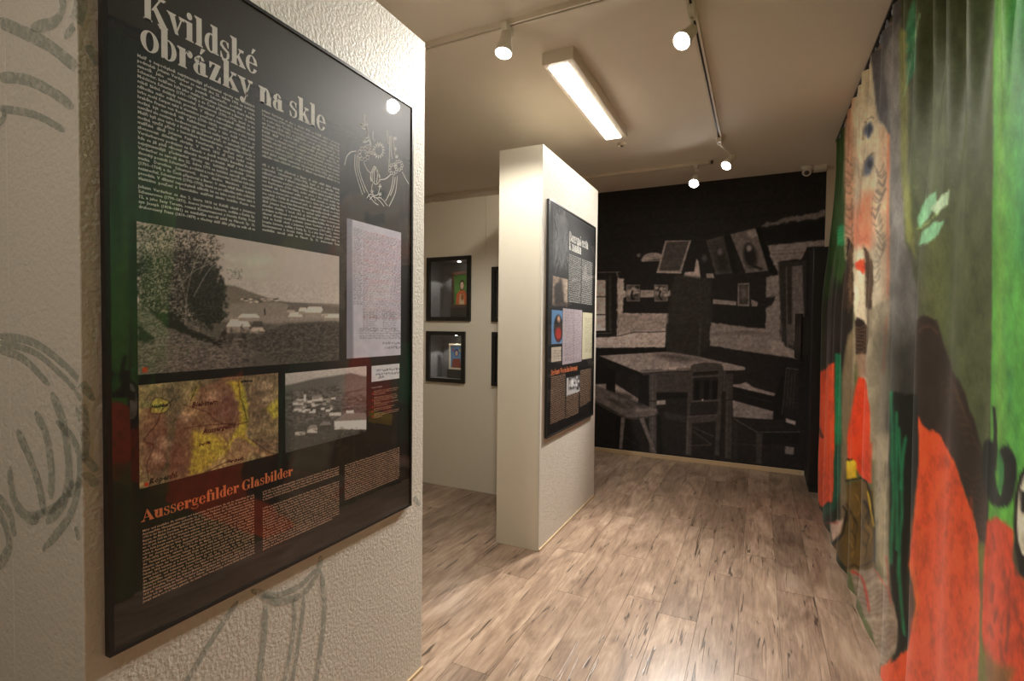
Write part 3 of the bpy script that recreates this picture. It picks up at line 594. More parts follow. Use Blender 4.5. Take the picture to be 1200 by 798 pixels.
GL = dict(o=g_o, e=g_e, a=g_a, l=g_l, i=g_i, k=g_k, d=g_d, b=g_b, r=g_r, n=g_n, u=g_u, v=g_v, y=g_y, z=g_z, s=g_s, g=g_g, f=g_f, c=g_c, t=g_t, K=g_K, A=g_A, G=g_G, B=g_B, D=g_D, W=g_W, U=g_U)
def heading(name, s, xp, y, z, width, size, mat, parent):
    """raised heading on an x-plane, reading along +y"""
    polys = []; words = []; x_ = 0; prev = ''
    for ch in s:
        if ch == ' ': x_ += .24; words.append(polys); polys = []; continue
        base = {'é': 'e', 'á': 'a'}.get(ch, ch); ps, adv = (g_idotless() if ch == 'i' and prev == 'f' else GL[base]())
        if ch in 'éá': ps = ps+AC(.24 if ch == 'é' else .22)
        polys += [[(px+x_, py) for px, py in p] for p in ps]; x_ += adv; prev = ch
    k = width/x_; words.append(polys)
    for polys in words: letters(name, polys, k, xp, y, z, size, mat, parent)
def letters(name, polys, k, xp, y, z, size, mat, parent):
    vs = []; fs = []
    for n_, p in enumerate(polys):
        a = sum(p[i][0]*p[(i+1) % len(p)][1]-p[(i+1) % len(p)][0]*p[i][1] for i in range(len(p)))
        if a < 0: p = p[::-1]
        fs.append(tuple(range(len(vs), len(vs)+len(p)))); vs += [(xp+n_*2e-7, y+px*k, z+py*size) for px, py in p]
    return MB(tuple(parent.location)).add(vs, fs).build(name, mat, parent)
def textmesh(name, s, xp, y, z, mat, parent, size, width=None, height=None, pitch=None, align='JUSTIFY', off=.0, shear=0, rot=0, face='x'):
    cu = bpy.data.curves.new(name, 'FONT'); cu.body = s; cu.size = size; cu.resolution_u = 1; cu.fill_mode = 'FRONT'; cu.offset = off; cu.shear = shear
    cu.align_y = 'TOP' if width else 'BOTTOM_BASELINE'
    if width:
        cu.align_x = align; cu.text_boxes[0].width = width; cu.text_boxes[0].height = height; cu.overflow = 'TRUNCATE'; cu.space_line = pitch/size
    o = bpy.data.objects.new(name, cu); C.objects.link(o); dg = bpy.context.evaluated_depsgraph_get(); dg.update()
    me = bpy.data.meshes.new_from_object(o.evaluated_get(dg)); bpy.data.objects.remove(o); bpy.data.curves.remove(cu); me.name = name
    me.materials.clear(); n = len(me.vertices); co = np.zeros(n*3); me.vertices.foreach_get('co', co); co = co.reshape(-1, 3); c, k = math.cos(rot), math.sin(rot)
    tx, ty = co[:, 0]*c-co[:, 1]*k, co[:, 0]*k+co[:, 1]*c
    out = np.stack([np.full(n, xp), y+tx, z+ty], 1) if face == 'x' else np.stack([y+tx, np.full(n, xp), z+ty], 1)
    me.vertices.foreach_set('co', (out-np.array(parent.location)).reshape(-1)); me.update()
    return link(name, me, mat, parent)

# ------------------------------------------------------------------ pictures printed on the large panel
zq, zm = Z(150, 240, 3.069), Z(150, 430, 5.32)
# valley photograph with a birch on the left
ph = Canvas(160, 250, 402, 442, 2.2, (.76, .72, .70))
def SP(v, t=0): return (v*1.04+t, v*.96, v*.90)
ph.poly(zq(30, 50, 780, 50, 780, 200, 30, 200), (.72, .68, .66), 60)
ph.poly(zq(340, 288, 380, 292, 430, 312, 520, 342, 580, 352, 770, 358, 770, 400, 340, 400), SP(.46), .8); ph.poly(zq(340, 355, 560, 350, 770, 362, 770, 460, 340, 460), SP(.55), 2, .9)
ph.poly(zq(560, 352, 770, 366, 770, 395, 600, 385), SP(.42), 1.5)
for k in range(24): ph.ell(*zq(380+random.random()*150, 338+random.random()*14)[0], 2.2, 1, SP(random.choice((.85, .8, .3))), .9, .5)
ph.line(zq(440, 335, 560, 352, 640, 356), .8, SP(.28), .7)
ph.poly(zq(30, 380, 350, 420, 560, 430, 770, 418, 770, 570, 30, 620), SP(.36), 2); ph.poly(zq(420, 470, 560, 425, 690, 418, 770, 425, 770, 566, 560, 572, 430, 520), SP(.30), 2, .95)
ph.line(zq(440, 480, 520, 440, 600, 420, 770, 415), 2, SP(.55), .7, 1.5); ph.line(zq(420, 520, 520, 545, 570, 572), 1.6, SP(.55), .7)
def house(x_, y_, w_, h_, rv=.86, wv=.6):
    ph.poly(zq(x_, y_+h_*.5, x_+w_, y_+h_*.5, x_+w_, y_+h_, x_, y_+h_), SP(wv), .4); ph.poly(zq(x_-w_*.05, y_+h_*.55, x_+w_*.15, y_, x_+w_*.9, y_, x_+w_*1.08, y_+h_*.55), SP(rv), .4)
for a in ((350, 412, 80, 48), (392, 392, 72, 26), (440, 418, 40, 40, .3, .75), (430, 446, 55, 18, .8, .6), (572, 386, 48, 30), (566, 366, 28, 22, .4, .7), (608, 370, 30, 24), (634, 366, 62, 40), (702, 392, 58, 26), (690, 380, 24, 20, .45, .7)): house(*a)
ph.line(zq(486, 376, 487, 394), 1.6, SP(.15)); 
for x_, y_, h_ in ((406, 432, 85), (340, 440, 60), (368, 470, 40)):
    ph.poly(zq(x_, y_, x_+18, y_+h_*.8, x_+10, y_+h_, x_-14, y_+h_, x_-18, y_+h_*.75), SP(.18), 1, .95, 1.5)
for k in range(140): ph.ell(*zq(330+random.random()*120, 450+random.random()*120)[0], 1+random.random()*2, 1+random.random()*1.5, SP(random.choice((.2, .3, .5, .45))), .7, .7)
# slope, shadow and tree
ph.poly(zq(30, 360, 150, 380, 250, 440, 340, 500, 420, 575, 30, 620), SP(.40), 2); ph.poly(zq(30, 460, 150, 480, 330, 520, 420, 575, 30, 610), SP(.46), 5, .9)
ph.poly(zq(60, 370, 150, 390, 220, 450, 330, 490, 335, 515, 210, 470, 120, 430), SP(.12), 1.5, .95, 2); ph.poly(zq(30, 430, 80, 470, 95, 495, 30, 490), SP(.13), 1.5, .9, 2)
ph.mottle(zq(30, 380, 240, 440, 420, 575, 30, 620), [SP(v) for v in (.2, .3, .42, .5, .6)], .5, 1.1, 2, .8)
ph.mottle(zq(430, 470, 560, 430, 770, 425, 770, 566, 560, 572, 440, 530), [SP(v) for v in (.2, .27, .33, .42)], .4, .9, 2, .8)
ph.poly(zq(60, 370, 150, 390, 220, 450, 330, 490, 335, 515, 210, 470, 120, 430), SP(.12), 1.5, .95, 2); ph.poly(zq(30, 430, 80, 470, 95, 495, 30, 490), SP(.13), 1.5, .9, 2)
ph.mottle(zq(30, 50, 300, 100, 330, 160, 300, 240, 200, 260, 60, 330, 30, 340), [SP(v) for v in (.12, .25, .5, .68, .74)], .75, .75, 4, .95, 6, 2.8)
ph.mottle(zq(30, 180, 140, 170, 240, 160, 320, 210, 350, 320, 348, 405, 300, 445, 220, 425, 60, 375, 30, 370), [SP(v) for v in (.08, .12, .2, .36, .6)], .8, .8, 3, .95, 6, 2.6)
ph.mottle(zq(210, 230, 300, 220, 345, 310, 346, 400, 290, 445, 235, 410, 190, 330), [SP(v) for v in (.07, .1, .15, .26)], .7, .7, 3, .95, 4, 2.2)
for pts in ((200, 430, 210, 300, 250, 180, 330, 110), (215, 400, 180, 260, 120, 150, 100, 80), (230, 330, 290, 230, 350, 200, 390, 250), (120, 360, 90, 220, 60, 110), (250, 250, 300, 150, 310, 100), (180, 300, 230, 240, 320, 200)):
    ph.line(zq(*pts), .9, SP(.72), .7, .5)
for k in range(60): ph.ell(*zq(350+random.random()*55, 230+random.random()*40)[0], .8, .6, SP(.4), .6, .7)
for k in range(900): ph.ell(*zq(40+random.random()*400, 480+random.random()*120)[0], 1+random.random()*1.5, .6, SP(random.choice((.25, .32, .5, .58))), .5, .7)
ph.grain(.12, .7, .7, (160, 330, 402, 442)); ph.grain(.03, .2)
ph.poly(zq(46, 585, 64, 583, 64, 601, 46, 603), (.75, .2, .14), .5)
# hand-coloured survey map
mp_ = Canvas(160, 430, 332, 576, 2.2, (.62, .56, .40))
mp_.grain(.25, .12, .12, None, 4)
for x_, y_, rx, ry, c_, al in ((250, 480, 22, 34, (.27, .20, .18), .8), (330, 430, 26, 30, (.30, .20, .18), .6), (590, 200, 17, 24, (.20, .13, .17), .85), (610, 270, 14, 12, (.25, .15, .18), .8), (490, 130, 10, 14, (.3, .24, .2), .7), (820, 150, 14, 26, (.3, .19, .20), .75), (800, 320, 12, 16, (.36, .26, .24), .6), (180, 620, 12, 20, (.30, .18, .18), .7), (330, 600, 14, 12, (.34, .22, .2), .7), (140, 470, 14, 16, (.38, .27, .24), .7), (860, 490, 16, 8, (.28, .17, .19), .75), (230, 360, 14, 10, (.36, .26, .22), .6), (700, 520, 10, 14, (.52, .40, .32), .6), (270, 160, 6, 12, (.24, .24, .2), .7)):
    mp_.ell(*zm(x_, y_)[0], rx*1.1, ry*1.05, tuple(.6*q+.4*p for q, p in zip(c_, (.46, .42, .36))), al*.9, 1.1)
YG = (.70, .66, .26)
mp_.poly(zm(395, 400, 480, 410, 560, 430, 600, 470, 590, 530, 520, 600, 440, 660, 370, 670, 390, 540), YG, 3, .85, 2); mp_.poly(zm(610, 90, 700, 80, 740, 230, 745, 330, 720, 420, 650, 440, 620, 520, 580, 560, 640, 430, 690, 340, 680, 230, 640, 120), YG, 2, .9, 1.5)
mp_.poly(zm(700, 420, 780, 480, 790, 495, 690, 440), YG, 2, .8, 1); mp_.poly(zm(885, 215, 935, 190, 940, 300, 900, 330, 850, 260), YG, 2, .8, 1); mp_.poly(zm(135, 225, 160, 190, 210, 195, 250, 215, 240, 270, 190, 290, 135, 285), (.74, .70, .36), 1.2, .95, 1); mp_.poly(zm(380, 180, 420, 110, 440, 110, 390, 210), YG, 2, .7)
for x_, y_ in ((350, 310), (215, 470), (850, 110), (860, 200), (520, 185), (170, 560)): mp_.ell(*zm(x_, y_)[0], 6, 5, (.82, .72, .60), .7, 1)
K0 = (.16, .12, .10)
for pts in ((265, 205, 200, 270, 170, 350, 90, 455, 150, 490, 110, 600, 118, 700), (340, 235, 480, 280, 540, 335, 640, 360, 740, 340), (340, 382, 480, 362, 650, 350), (680, 90, 690, 180, 715, 260, 730, 330), (740, 440, 820, 495, 880, 535, 940, 535), (410, 690, 560, 610, 640, 580), (380, 210, 420, 120), (130, 285, 135, 225, 170, 190, 250, 220, 235, 270, 185, 290, 130, 285)):
    mp_.line(zm(*pts), .9, K0, .85, .4)
for pts in ((395, 400, 385, 540, 370, 650), (660, 340, 640, 430, 590, 520), (750, 240, 745, 330, 720, 410), (885, 215, 850, 270, 900, 330, 935, 300), (560, 420, 610, 470, 600, 560, 480, 600)):
    mp_.line(zm(*pts), .5, (.3, .22, .16), .6, .4)
mp_.grain(.32, .25, .25, None, 4); mp_.grain(.3, .7, .35, None, 3); mp_.grain(.22, 1.3, 1.3, None, 2); mp_.poly(zm(92, 722, 116, 718, 116, 738, 94, 744), (.78, .2, .12), .5)
# village photograph
z9 = Z(330, 425, 6.0)
vp = Canvas(332, 424, 434, 534, 2.4, (.72, .70, .69))
def GR(v): return (v*1.02, v*.99, v*.97)
vp.poly([(330, 424), (436, 424), (436, 436), (330, 444)], GR(.75), 6)
vp.poly([(330, 452), (345, 449), (365, 444), (385, 441), (410, 437), (425, 441), (436, 440), (436, 540), (330, 540)], GR(.40), 1); vp.poly([(330, 458), (436, 446), (436, 540), (330, 540)], GR(.34), 3)
vp.mottle([(330, 460), (436, 448), (436, 540), (330, 540)], [GR(v) for v in (.24, .32, .4, .5)], .3, .8, 1.5, .8)
vp.poly([(395, 450), (436, 440), (436, 462), (400, 462)], GR(.46), 3, .8); vp.line([(400, 462), (436, 452)], 1, GR(.25), .8); vp.line([(330, 470), (380, 462), (436, 456)], .8, GR(.25), .6)
vp.poly([(330, 500), (436, 485), (436, 540), (330, 540)], GR(.30), 3)
def hs(x_, y_, w_, h_, rv, wv): 
    vp.poly([(x_, y_+h_*.45), (x_+w_, y_+h_*.35), (x_+w_, y_+h_), (x_, y_+h_)], GR(wv), .35); vp.poly([(x_-.4, y_+h_*.5), (x_+w_*.3, y_), (x_+w_*.9, y_-.6), (x_+w_+.5, y_+h_*.4)], GR(rv), .35)
for k in range(46):
    x_ = 340+random.random()*46; y_ = 466+random.random()*16-(x_-340)*.12; hs(x_, y_, 3+random.random()*5, 3+random.random()*3, random.choice((.2, .3, .55)), random.choice((.85, .8, .6, .3)))
for a in ((390, 484, 40, 19, .5, .88), (372, 494, 14, 9, .5, .25), (358, 498, 12, 9, .55, .8), (344, 502, 12, 8, .3, .75), (384, 480, 14, 7, .25, .8), (404, 478, 9, 6, .3, .85)): hs(*a)
vp.line([(355, 458), (355.6, 468)], 1.2, GR(.2)); vp.poly([(354, 462), (357, 462), (357, 470), (354, 470)], GR(.85), .4)
for k in range(160): vp.ell(336+random.random()*95, 500+random.random()*28, 1.4, .7, GR(random.choice((.2, .3, .42))), .6, .8)
for k in range(8): vp.ell(410+random.random()*20, 505+random.random()*8, 2, 2, GR(.13), .9, .6)
vp.grain(.12, .8)
# manuscript page, signature slip
def script(cv, x0, x1, y, amp, col, wd=.35, slope=0):
    x_ = x0
    while x_ < x1:
        n = random.randint(3, 7); pts = [(x_+k*.55, y+(x_-x0)*slope+random.uniform(-1, 1)*amp) for k in range(n)]; cv.line(pts, wd, col, .8, .3, False); x_ += n*.55+random.uniform(.3, .9)
dc = Canvas(404, 250, 475, 425, 2.6, (.74, .73, .78)); dc.grain(.06, .15); dc.poly([(404, 250), (411, 253), (412.5, 425), (404, 425)], (.52, .52, .58), 1.2)
for k in range(46):
    yl = 268+k*2.25; script(dc, 413, 421, yl, .8, (.30, .28, .32), .4, .24*(1-k/56)) if k < 40 else None
    script(dc, 424, 469, yl+3, .9, (.42, .32, .36) if k % 5 else (.55, .25, .25), .4, .26*(1-k/50))
for k in range(9): script(dc, 424, 438, 366+k*2.5, .8, (.35, .32, .36), .4, .08); script(dc, 447, 462, 365+k*2.5, .8, (.35, .32, .36), .4, .08)
for k in range(5): script(dc, 420, 466, 385+k*2.8, .9, (.3, .28, .32), .4, .0)
script(dc, 447, 466, 402, 1.5, (.25, .24, .3), .5); script(dc, 450, 466, 407, 1.5, (.25, .24, .3), .5)
sg = Canvas(434, 422, 473, 452, 4, (.78, .78, .82)); sg.grain(.05, .3)
for (a, b, y_) in ((440, 467, 434), (439, 466, 438.5), (442, 448, 442)): script(sg, a, b, y_, 1.5, (.15, .14, .2), .5, -.08)

# ------------------------------------------------------------------ the large information panel
def panel_base(loc, y0, y1, z0, z1, label):
    e = empty('information_panel', loc, label, 'panel'); off = loc; x0, xf = XF, XF+.040; b = .009
    fr = MB(off)
    fr.box(x0, xf, y0, y0+b, z0, z1).box(x0, xf, y1-b, y1, z0, z1).box(x0, xf, y0+b, y1-b, z1-b, z1).box(x0, xf, y0+b, y1-b, z0, z0+b); fr.build('frame', M['black'], e)
    MB(off).box(x0, xf-.012, y0+b, y1-b, z0+b, z1-b).build('print_board', M['blackprint'], e)
    MB(off).quad((xf-.004, y0+b, z0+b), (xf-.004, y1-b, z0+b), (xf-.004, y1-b, z1-b), (xf-.004, y0+b, z1-b)).build('clear_sheet', M['pane'], e)
    return e, xf-.0112
CZ1 = ("Malíř a nepochybně nejvýznamnější představitel výroby tzv. kvildských podmaleb Johann Verderber se narodil dne 22. dubna 1793 na kvildské samotě. Jeho otec, dvorský poutník Schusterův, pocházel z rodu Schneider, kolářem byla jeho matka Dorothea Schusterová, dcera tkadlce Melchiora Schustera (1701–1764) a do Čech připutoval z Bavor. "
 "O svém mládí žádné doklady nezanechal. Schusterová (1702–1792), která se po několika málo měsících provdala. V dětství nepochybně několik let na krbu mohl čerpat také k vlastnímu poučení z bavorského malířství zámku hraběte Franze von Rechbergera (1760–1820), mohlo proto v této době možná být nejméně tak. "
 "Každodenní malby v této době mnohde se nemění ale nestane, hodnotou jeho vydané malby bez 2. dubna 1816 malíř. Malíři byli sice tehdy z Kvildy již zkušeností pryč, do zahraničí výhodu se možná vyučil přímo v bavorském Raimundsreutu, nejpravděpodobněji v malířské dílně Johanna Paula Peterhansla. Po vyučení začal načisté zhotovovat skleněné obrázky. "
 "V letech 1815 až 1818 bydlel rodinu Verderberovu podnájem na Plánech v domě truhláře Benedikta Králíka, kde se již plně věnoval dílenské tvorbě podmaleb. ")
CZ2 = ("Johann Verderber se dne 2. února 1818 na Kvildě oženil s Johannou Scheuerovou (1799–1871), dcerou Josepha Schnerra, sedláka z Kvildy čp. 12, a jeho ženy Terezie, rozené Klostermannové z Horské Kvildy. První syn Joseph (1818–1881) se manželům narodil ještě na Plánech čp. 13, druhorozený Franz (1819–1879) a všechny další děti přišly na svět už na Kvildě. ")
DE1 = ("Maler und zweifellos die wichtigste und bekannteste Persönlichkeit, die mit der Herstellung der sog. Aussergefilder Hinterglasbilder verbunden ist, ist Johann Verderber (1793–1870). Er kam am 22. April 1793 in der Einöde bei Aussergefild auf die Welt. Sein Vater, Meister des Tischlergewerbes, stammte aus Bayern, die Mutter Dorothea, Tochter des Webers Melchior Schuster, aus dem böhmischen Gebirge. "
 "In den Jahren 1815 bis 1818 wohnte die Familie Verderber in Planie im Hause des Tischlers Benedikt Kralik, wo er sich bereits voll der Werkstatt widmete. Am 2. Februar 1818 heiratete er in Aussergefild. Der erste Sohn Joseph wurde noch in Planie geboren, der zweite Sohn Franz und alle weiteren Kinder kamen schon in Aussergefild zur Welt. ")
PX = -1.2262
pl, tx = panel_base((XF, 1.1, .745), .584, 1.621, .745, 2.295, 'large black glossy panel with white heading, valley photograph, yellow map and manuscript page')
TX = tx+.0003
heading('heading_text', 'Kvildské', TX, .660, 2.114, .285, .088, M['txtw'], pl)
heading('heading_text', 'obrázky na skle', TX, .656, 2.047, .527, .088, M['txtw'], pl)
def col(s, y, ztop, w_, h_, pitch, mat, par_=None, size=None): 
    return textmesh('text_column', s, TX, y, ztop+pitch*.2, mat, par_ or pl, size or pitch*.86, w_, h_+pitch*.4, pitch, off=pitch*.017)
P_ = .01095
col(CZ1*3, .650, 2.021, .285, P_*25, P_, M['txt']); col(CZ2, .650, 2.021-P_*25.6, .285, P_*5.2, P_, M['txt'])
col(CZ2+CZ1, .957, 2.021, .283, P_*12.4, P_, M['txt']); col(CZ1[300:]+CZ2, .957, 2.021-P_*13.2, .283, P_*16.6, P_, M['txt'])
o_ = tuple(pl.location)
plate('valley_photograph', ph, 'x', tx, .646, 1.239, 1.337, 1.671, 250, M['photo'], 1.45, pl, o_)
plate('map_print', mp_, 'x', tx, .647, 1.007, 1.085, 1.314, 190, M['photo'], 1.45, pl, o_)
plate('village_photograph', vp, 'x', tx, 1.031, 1.367, 1.081, 1.310, 130, M['photo'], 1.45, pl, o_)
plate('manuscript_page', dc, 'x', tx, 1.273, 1.553, 1.340, 1.800, 110, M['photo'], 1.45, pl, o_)
plate('signature_slip', sg, 'x', tx, 1.393, 1.547, 1.252, 1.308, 90, M['photo'], 1.45, pl, o_)
heading('subheading_text', 'Aussergefilder Glasbilder', TX, .649, 1.010, .408, .038, M['txto'], pl)
GP = .00755
col(DE1*4, .652, .985, .278, GP*22, GP, M['txtp']); col(DE1[90:]*2, .956, .985, .284, GP*4.4, GP, M['txtp']); col(DE1[200:]*3, .956, .985-GP*6.2, .284, GP*15.8, GP, M['txtp']); col(DE1[330:]*4, 1.265, .983, .284, GP*22, GP, M['txtp'])
textmesh('caption_text', 'Popisky k obrázkům:', TX, 1.394, 1.228, M['txtw'], pl, .0065, .15, .02, .007, 'LEFT')
for k, (zz, n) in enumerate(((1.213, 3), (1.190, 4), (1.166, 2), (1.150, 2), (1.132, 3))):
    MB(o_).quad((TX, 1.396, zz-.006), (TX, 1.401, zz-.006), (TX, 1.401, zz), (TX, 1.396, zz)).build('list_bullet', M['red'], pl)
    textmesh('caption_text', CZ2[k*40:k*40+n*44], TX, 1.405, zz+.002, M['txtp'], pl, .0058, .142, n*.0062+.003, .0062, 'LEFT')
for s, px_, py_, sz, rt in (('Biebstern', 388, 250, .017, .0), ('Aussergefild', 455, 418, .0175, .03), ('Ropenhl.', 120, 730, .018, .02), ('Der Filz', 432, 492, .009, .03), ('Ferchenh.', 610, 600, .012, .0), ('Neuhäus', 135, 258, .010, .03), ('Grünberg', 690, 98, .009, .0)):
    p_ = at(*zm(px_, py_)[0], 'x', TX); textmesh('map_lettering', s, TX, p_[1], p_[2], M['txtk'], pl, sz, rot=rt, off=.0006, shear=.2)
# white line drawing: open shirt and flowers
zs_ = Z(390, 130, 6.14); LD = MB(o_)
def pen(pts, wd=.0028):
    P = [Vector(at(x_, y_, 'x', TX)) for x_, y_ in spline(zs_(*pts), n=5)]; vs = []
    for k, p in enumerate(P):
        d = (P[min(k+1, len(P)-1)]-P[max(k-1, 0)]).normalized(); s = d.cross(Vector((1, 0, 0)))*wd*.5; vs += [p+s, p-s]
    LD.add(vs, [(2*k, 2*k+1, 2*k+3, 2*k+2) for k in range(len(P)-1)])
for pts in ((75, 390, 90, 330, 120, 298, 160, 292), (150, 315, 150, 420, 180, 530, 205, 605), (165, 320, 165, 420, 195, 520, 220, 590), (180, 330, 180, 420, 210, 520, 250, 605), (212, 370, 235, 420, 262, 450), (330, 495, 370, 490, 410, 455), (370, 650, 400, 590, 420, 520, 425, 470), (395, 688, 440, 590, 455, 470), (405, 610, 430, 540, 440, 475), (490, 440, 510, 480, 538, 528),
    (215, 30, 222, 90, 240, 160, 258, 240), (230, 120, 250, 190, 275, 290), (400, 180, 398, 290, 395, 400), (408, 180, 410, 300, 420, 350), (425, 190, 432, 270, 440, 340), (280, 150, 278, 190, 290, 225), (380, 140, 385, 190, 390, 240),
    (265, 510, 262, 460, 285, 405, 300, 405), (275, 510, 275, 450, 295, 410), (290, 515, 288, 450, 300, 405), (305, 520, 312, 460, 300, 405), (320, 515, 328, 470, 305, 420), (330, 510, 320, 450, 310, 425), (262, 450, 270, 500, 300, 530, 325, 510),
    (275, 525, 270, 580, 290, 610, 320, 600), (330, 525, 322, 580, 310, 610), (235, 630, 260, 600, 300, 625, 340, 625), (250, 610, 290, 660, 320, 678), (255, 640, 280, 615, 300, 650), (300, 625, 330, 650, 360, 688), (320, 620, 350, 640, 385, 685), (240, 100, 210, 105, 180, 90), (240, 130, 215, 130, 195, 120), (250, 190, 225, 200, 200, 210), (255, 205, 230, 225, 205, 228)): pen(pts)
for a in range(0, 360, 24):
    c, k = math.cos(R(a)), math.sin(R(a)); pen((320+42*c, 285+58*k, 320+34*c+4*k, 285+46*k-4*c, 320+26*c, 285+36*k), .004)
for cx, cy, rr in ((215, 310, 46), (245, 285, 34), (425, 420, 36), (465, 395, 34), (270, 290, 22)):
    for a in range(0, 360, 40):
        c, k = cx+rr*.72*math.cos(R(a)), cy+rr*.9*math.sin(R(a)); pen([v for b in range(0, 361, 60) for v in (c+rr*.26*math.cos(R(b)), c*0+k+rr*.28*math.sin(R(b)))], .0018)
for cx, cy in ((318, 250), (330, 545), (272, 580), (330, 600), (200, 100), (215, 210), (440, 200), (440, 275), (450, 330)):
    for a in range(0, 360, 60): pen((cx, cy, cx+12*math.cos(R(a)), cy+14*math.sin(R(a)), cx+6*math.cos(R(a+40)), cy+7*math.sin(R(a+40))), .0016)
LD.build('line_drawing', M['txtw'], pl)

# ------------------------------------------------------------------ the second panel, on the pier
zp = Z(630, 220, 2.575)
pl2, tx2 = panel_base((XF, 3.55, .73), 3.035, 4.06, .733, 2.268, 'tall black glossy panel on the pier with saint engraving, portrait and two manuscript pages'); TX = tx2+.0004; o_ = tuple(pl2.location)
heading('heading_text', 'Barevná cesta', TX, 3.43, 2.062, .44, .098, M['txtw'], pl2); heading('heading_text', 'k zániku', TX, 3.43, 2.000, .27, .098, M['txtw'], pl2)
B_ = .0118
for (y_, zt, n, s) in ((3.43, 1.962, 29, CZ1), (3.72, 1.962, 29, CZ2+CZ1)): col(s*3, y_, zt, .27, B_*n, B_, M['txt'], pl2, B_*.66)
heading('subheading_text', 'Der bunte Weg in den Untergang', TX, 3.11, 1.135, .54, .052, M['txto'], pl2)
for (y_, zt, n, s) in ((3.11, 1.115, 29, DE1), (3.41, .955, 15, DE1[80:]), (3.72, 1.115, 29, DE1[160:])): col(s*4, y_, zt, .275, .0108*n, .0108, M['txtp'], pl2, .0070)
eg = Canvas(640, 228, 672, 330, 4, (.07, .07, .075))
for k in range(60): eg.line([zp(45+random.random()*48, 50+random.random()*205)[0] for _ in range(3)], .3, (.62, .62, .64), .7)
eg.ell(*zp(72, 110)[0], 6, 13, (.42, .42, .44), .8, .5); eg.ell(*zp(72, 100)[0], 3, 6, (.5, .5, .5), .8, .5); eg.ell(*zp(70, 180)[0], 7, 22, (.28, .28, .3), .7, .6)
plate('saint_engraving', eg, 'x', tx2, 3.06, 3.42, 1.80, 2.25, 60, M['photo'], 1.3, pl2, o_)
a2 = Canvas(645, 318, 668, 364, 4, (.55, .48, .42)); a2.poly(zp(48, 300, 70, 270, 80, 340, 92, 360, 48, 362), (.15, .12, .11), 2, .9, 1); a2.poly(zp(75, 268, 92, 280, 92, 345, 80, 340), (.62, .56, .5), 2); a2.grain(.3, .8)
plate('house_photograph', a2, 'x', tx2, 3.121, 3.41, 1.594, 1.788, 50, M['photo'], 1.3, pl2, o_)
a3 = Canvas(645, 360, 662, 405, 5, (.35, .50, .66)); a3.ell(*zp(60, 425)[0], 5.4, 16, (.08, .07, .07), 1, .1); a3.ell(*zp(61, 398)[0], 1.8, 4.5, (.72, .55, .45), 1, .3); a3.ell(*zp(60, 440)[0], 3.5, 8, (.62, .12, .08), 1, .3); a3.ell(*zp(58, 412)[0], 2.4, 4, (.1, .06, .05), .7, .5)
plate('portrait_print', a3, 'x', tx2, 3.11, 3.312, 1.34, 1.565, 50, M['photo'], 1.3, pl2, o_)
a4 = Canvas(645, 400, 662, 426, 5, (.70, .66, .6)); [script(a4, 648, 658, 411+k*3, .8, (.2, .18, .18), .4) for k in range(4)]
plate('signature_slip', a4, 'x', tx2, 3.113, 3.297, 1.222, 1.319, 40, M['photo'], 1.3, pl2, o_)
a5 = Canvas(655, 355, 686, 428, 4, (.62, .58, .60)); [script(a5, 661, 681, 363+k*1.9, .6, (.40, .36, .38), .35, .1) for k in range(32)]; a5.line(zp(106, 360, 106, 525), .5, (.45, .42, .44), .8)
plate('manuscript_page', a5, 'x', tx2, 3.32, 3.745, 1.192, 1.583, 60, M['photo'], 1.3, pl2, o_)
a6 = Canvas(680, 360, 698, 425, 4, (.70, .68, .58)); [script(a6, 685, 693, 373+k*2.1, .5, (.42, .4, .36), .35, .1) for k in range(20)]
plate('manuscript_page', a6, 'x', tx2, 3.757, 4.008, 1.205, 1.568, 40, M['photo'], 1.3, pl2, o_)
a7 = Canvas(660, 430, 684, 464, 5, (.70, .70, .70)); a7.poly(zp(92, 570, 128, 560, 128, 600, 92, 610), (.35, .35, .35), 1.5); a7.ell(*zp(106, 588)[0], 4, 5, (.8, .8, .8), 1, .4); [a7.ell(664+random.random()*17, 436+random.random()*20, 1, 1.5, (v_, v_, v_), .8, .5) for v_ in (.15, .2, .85, .9, .3, .8, .1, .6)*3]
plate('house_photograph', a7, 'x', tx2, 3.414, 3.71, .966, 1.092, 50, M['photo'], 1.3, pl2, o_)

# the panels are only 18 mm deep: seat them at that depth
KP = (abs(XF)-.018)/(abs(XF)-.040)
for p_ in (pl, pl2):
    l_ = p_.location; p_.location = (XF, l_.y*KP, CAM_H+(l_.z-CAM_H)*KP); p_.scale = (.018/.040, KP, KP)

# ------------------------------------------------------------------ printed curtains
cc = Canvas(940, -60, 1206, 850, 2.2, (.33, .36, .22))
c1, c2, c3 = Z(920, 0, 2.66), Z(920, 280, 3.069), Z(920, 500, 2.679); d1, d2, d3, d4 = Z(960, 0, 3.99), Z(940, 180, 4.434), Z(940, 350, 4.434), Z(940, 520, 2.87); e1, e2, e3 = Z(1040, 0, 3.99), Z(1060, 360, 3.99), Z(1050, 540, 3.093)
def H(r, g, b): return (r/255, g/255, b/255)
OL = H(76, 84, 54)
cc.poly([(1040, -60), (1206, -60), (1206, 850), (1040, 850)], OL, 2)
cc.poly([(1075, 270), (1108, 270), (1100, 400), (1075, 380)], H(104, 112, 52), 12, .6)
for k in range(26): cc.line([(1078+random.random()*88, 250+random.random()*200) for _ in range(1)]*1+[(1080+random.random()*86, 420+random.random()*80)], .8, H(60, 70, 40), .25)
for k in range(14): cc.ell(1080+random.random()*84, 60+random.random()*430, 1.2, 1.6, H(45, 50, 32), .6, .6)
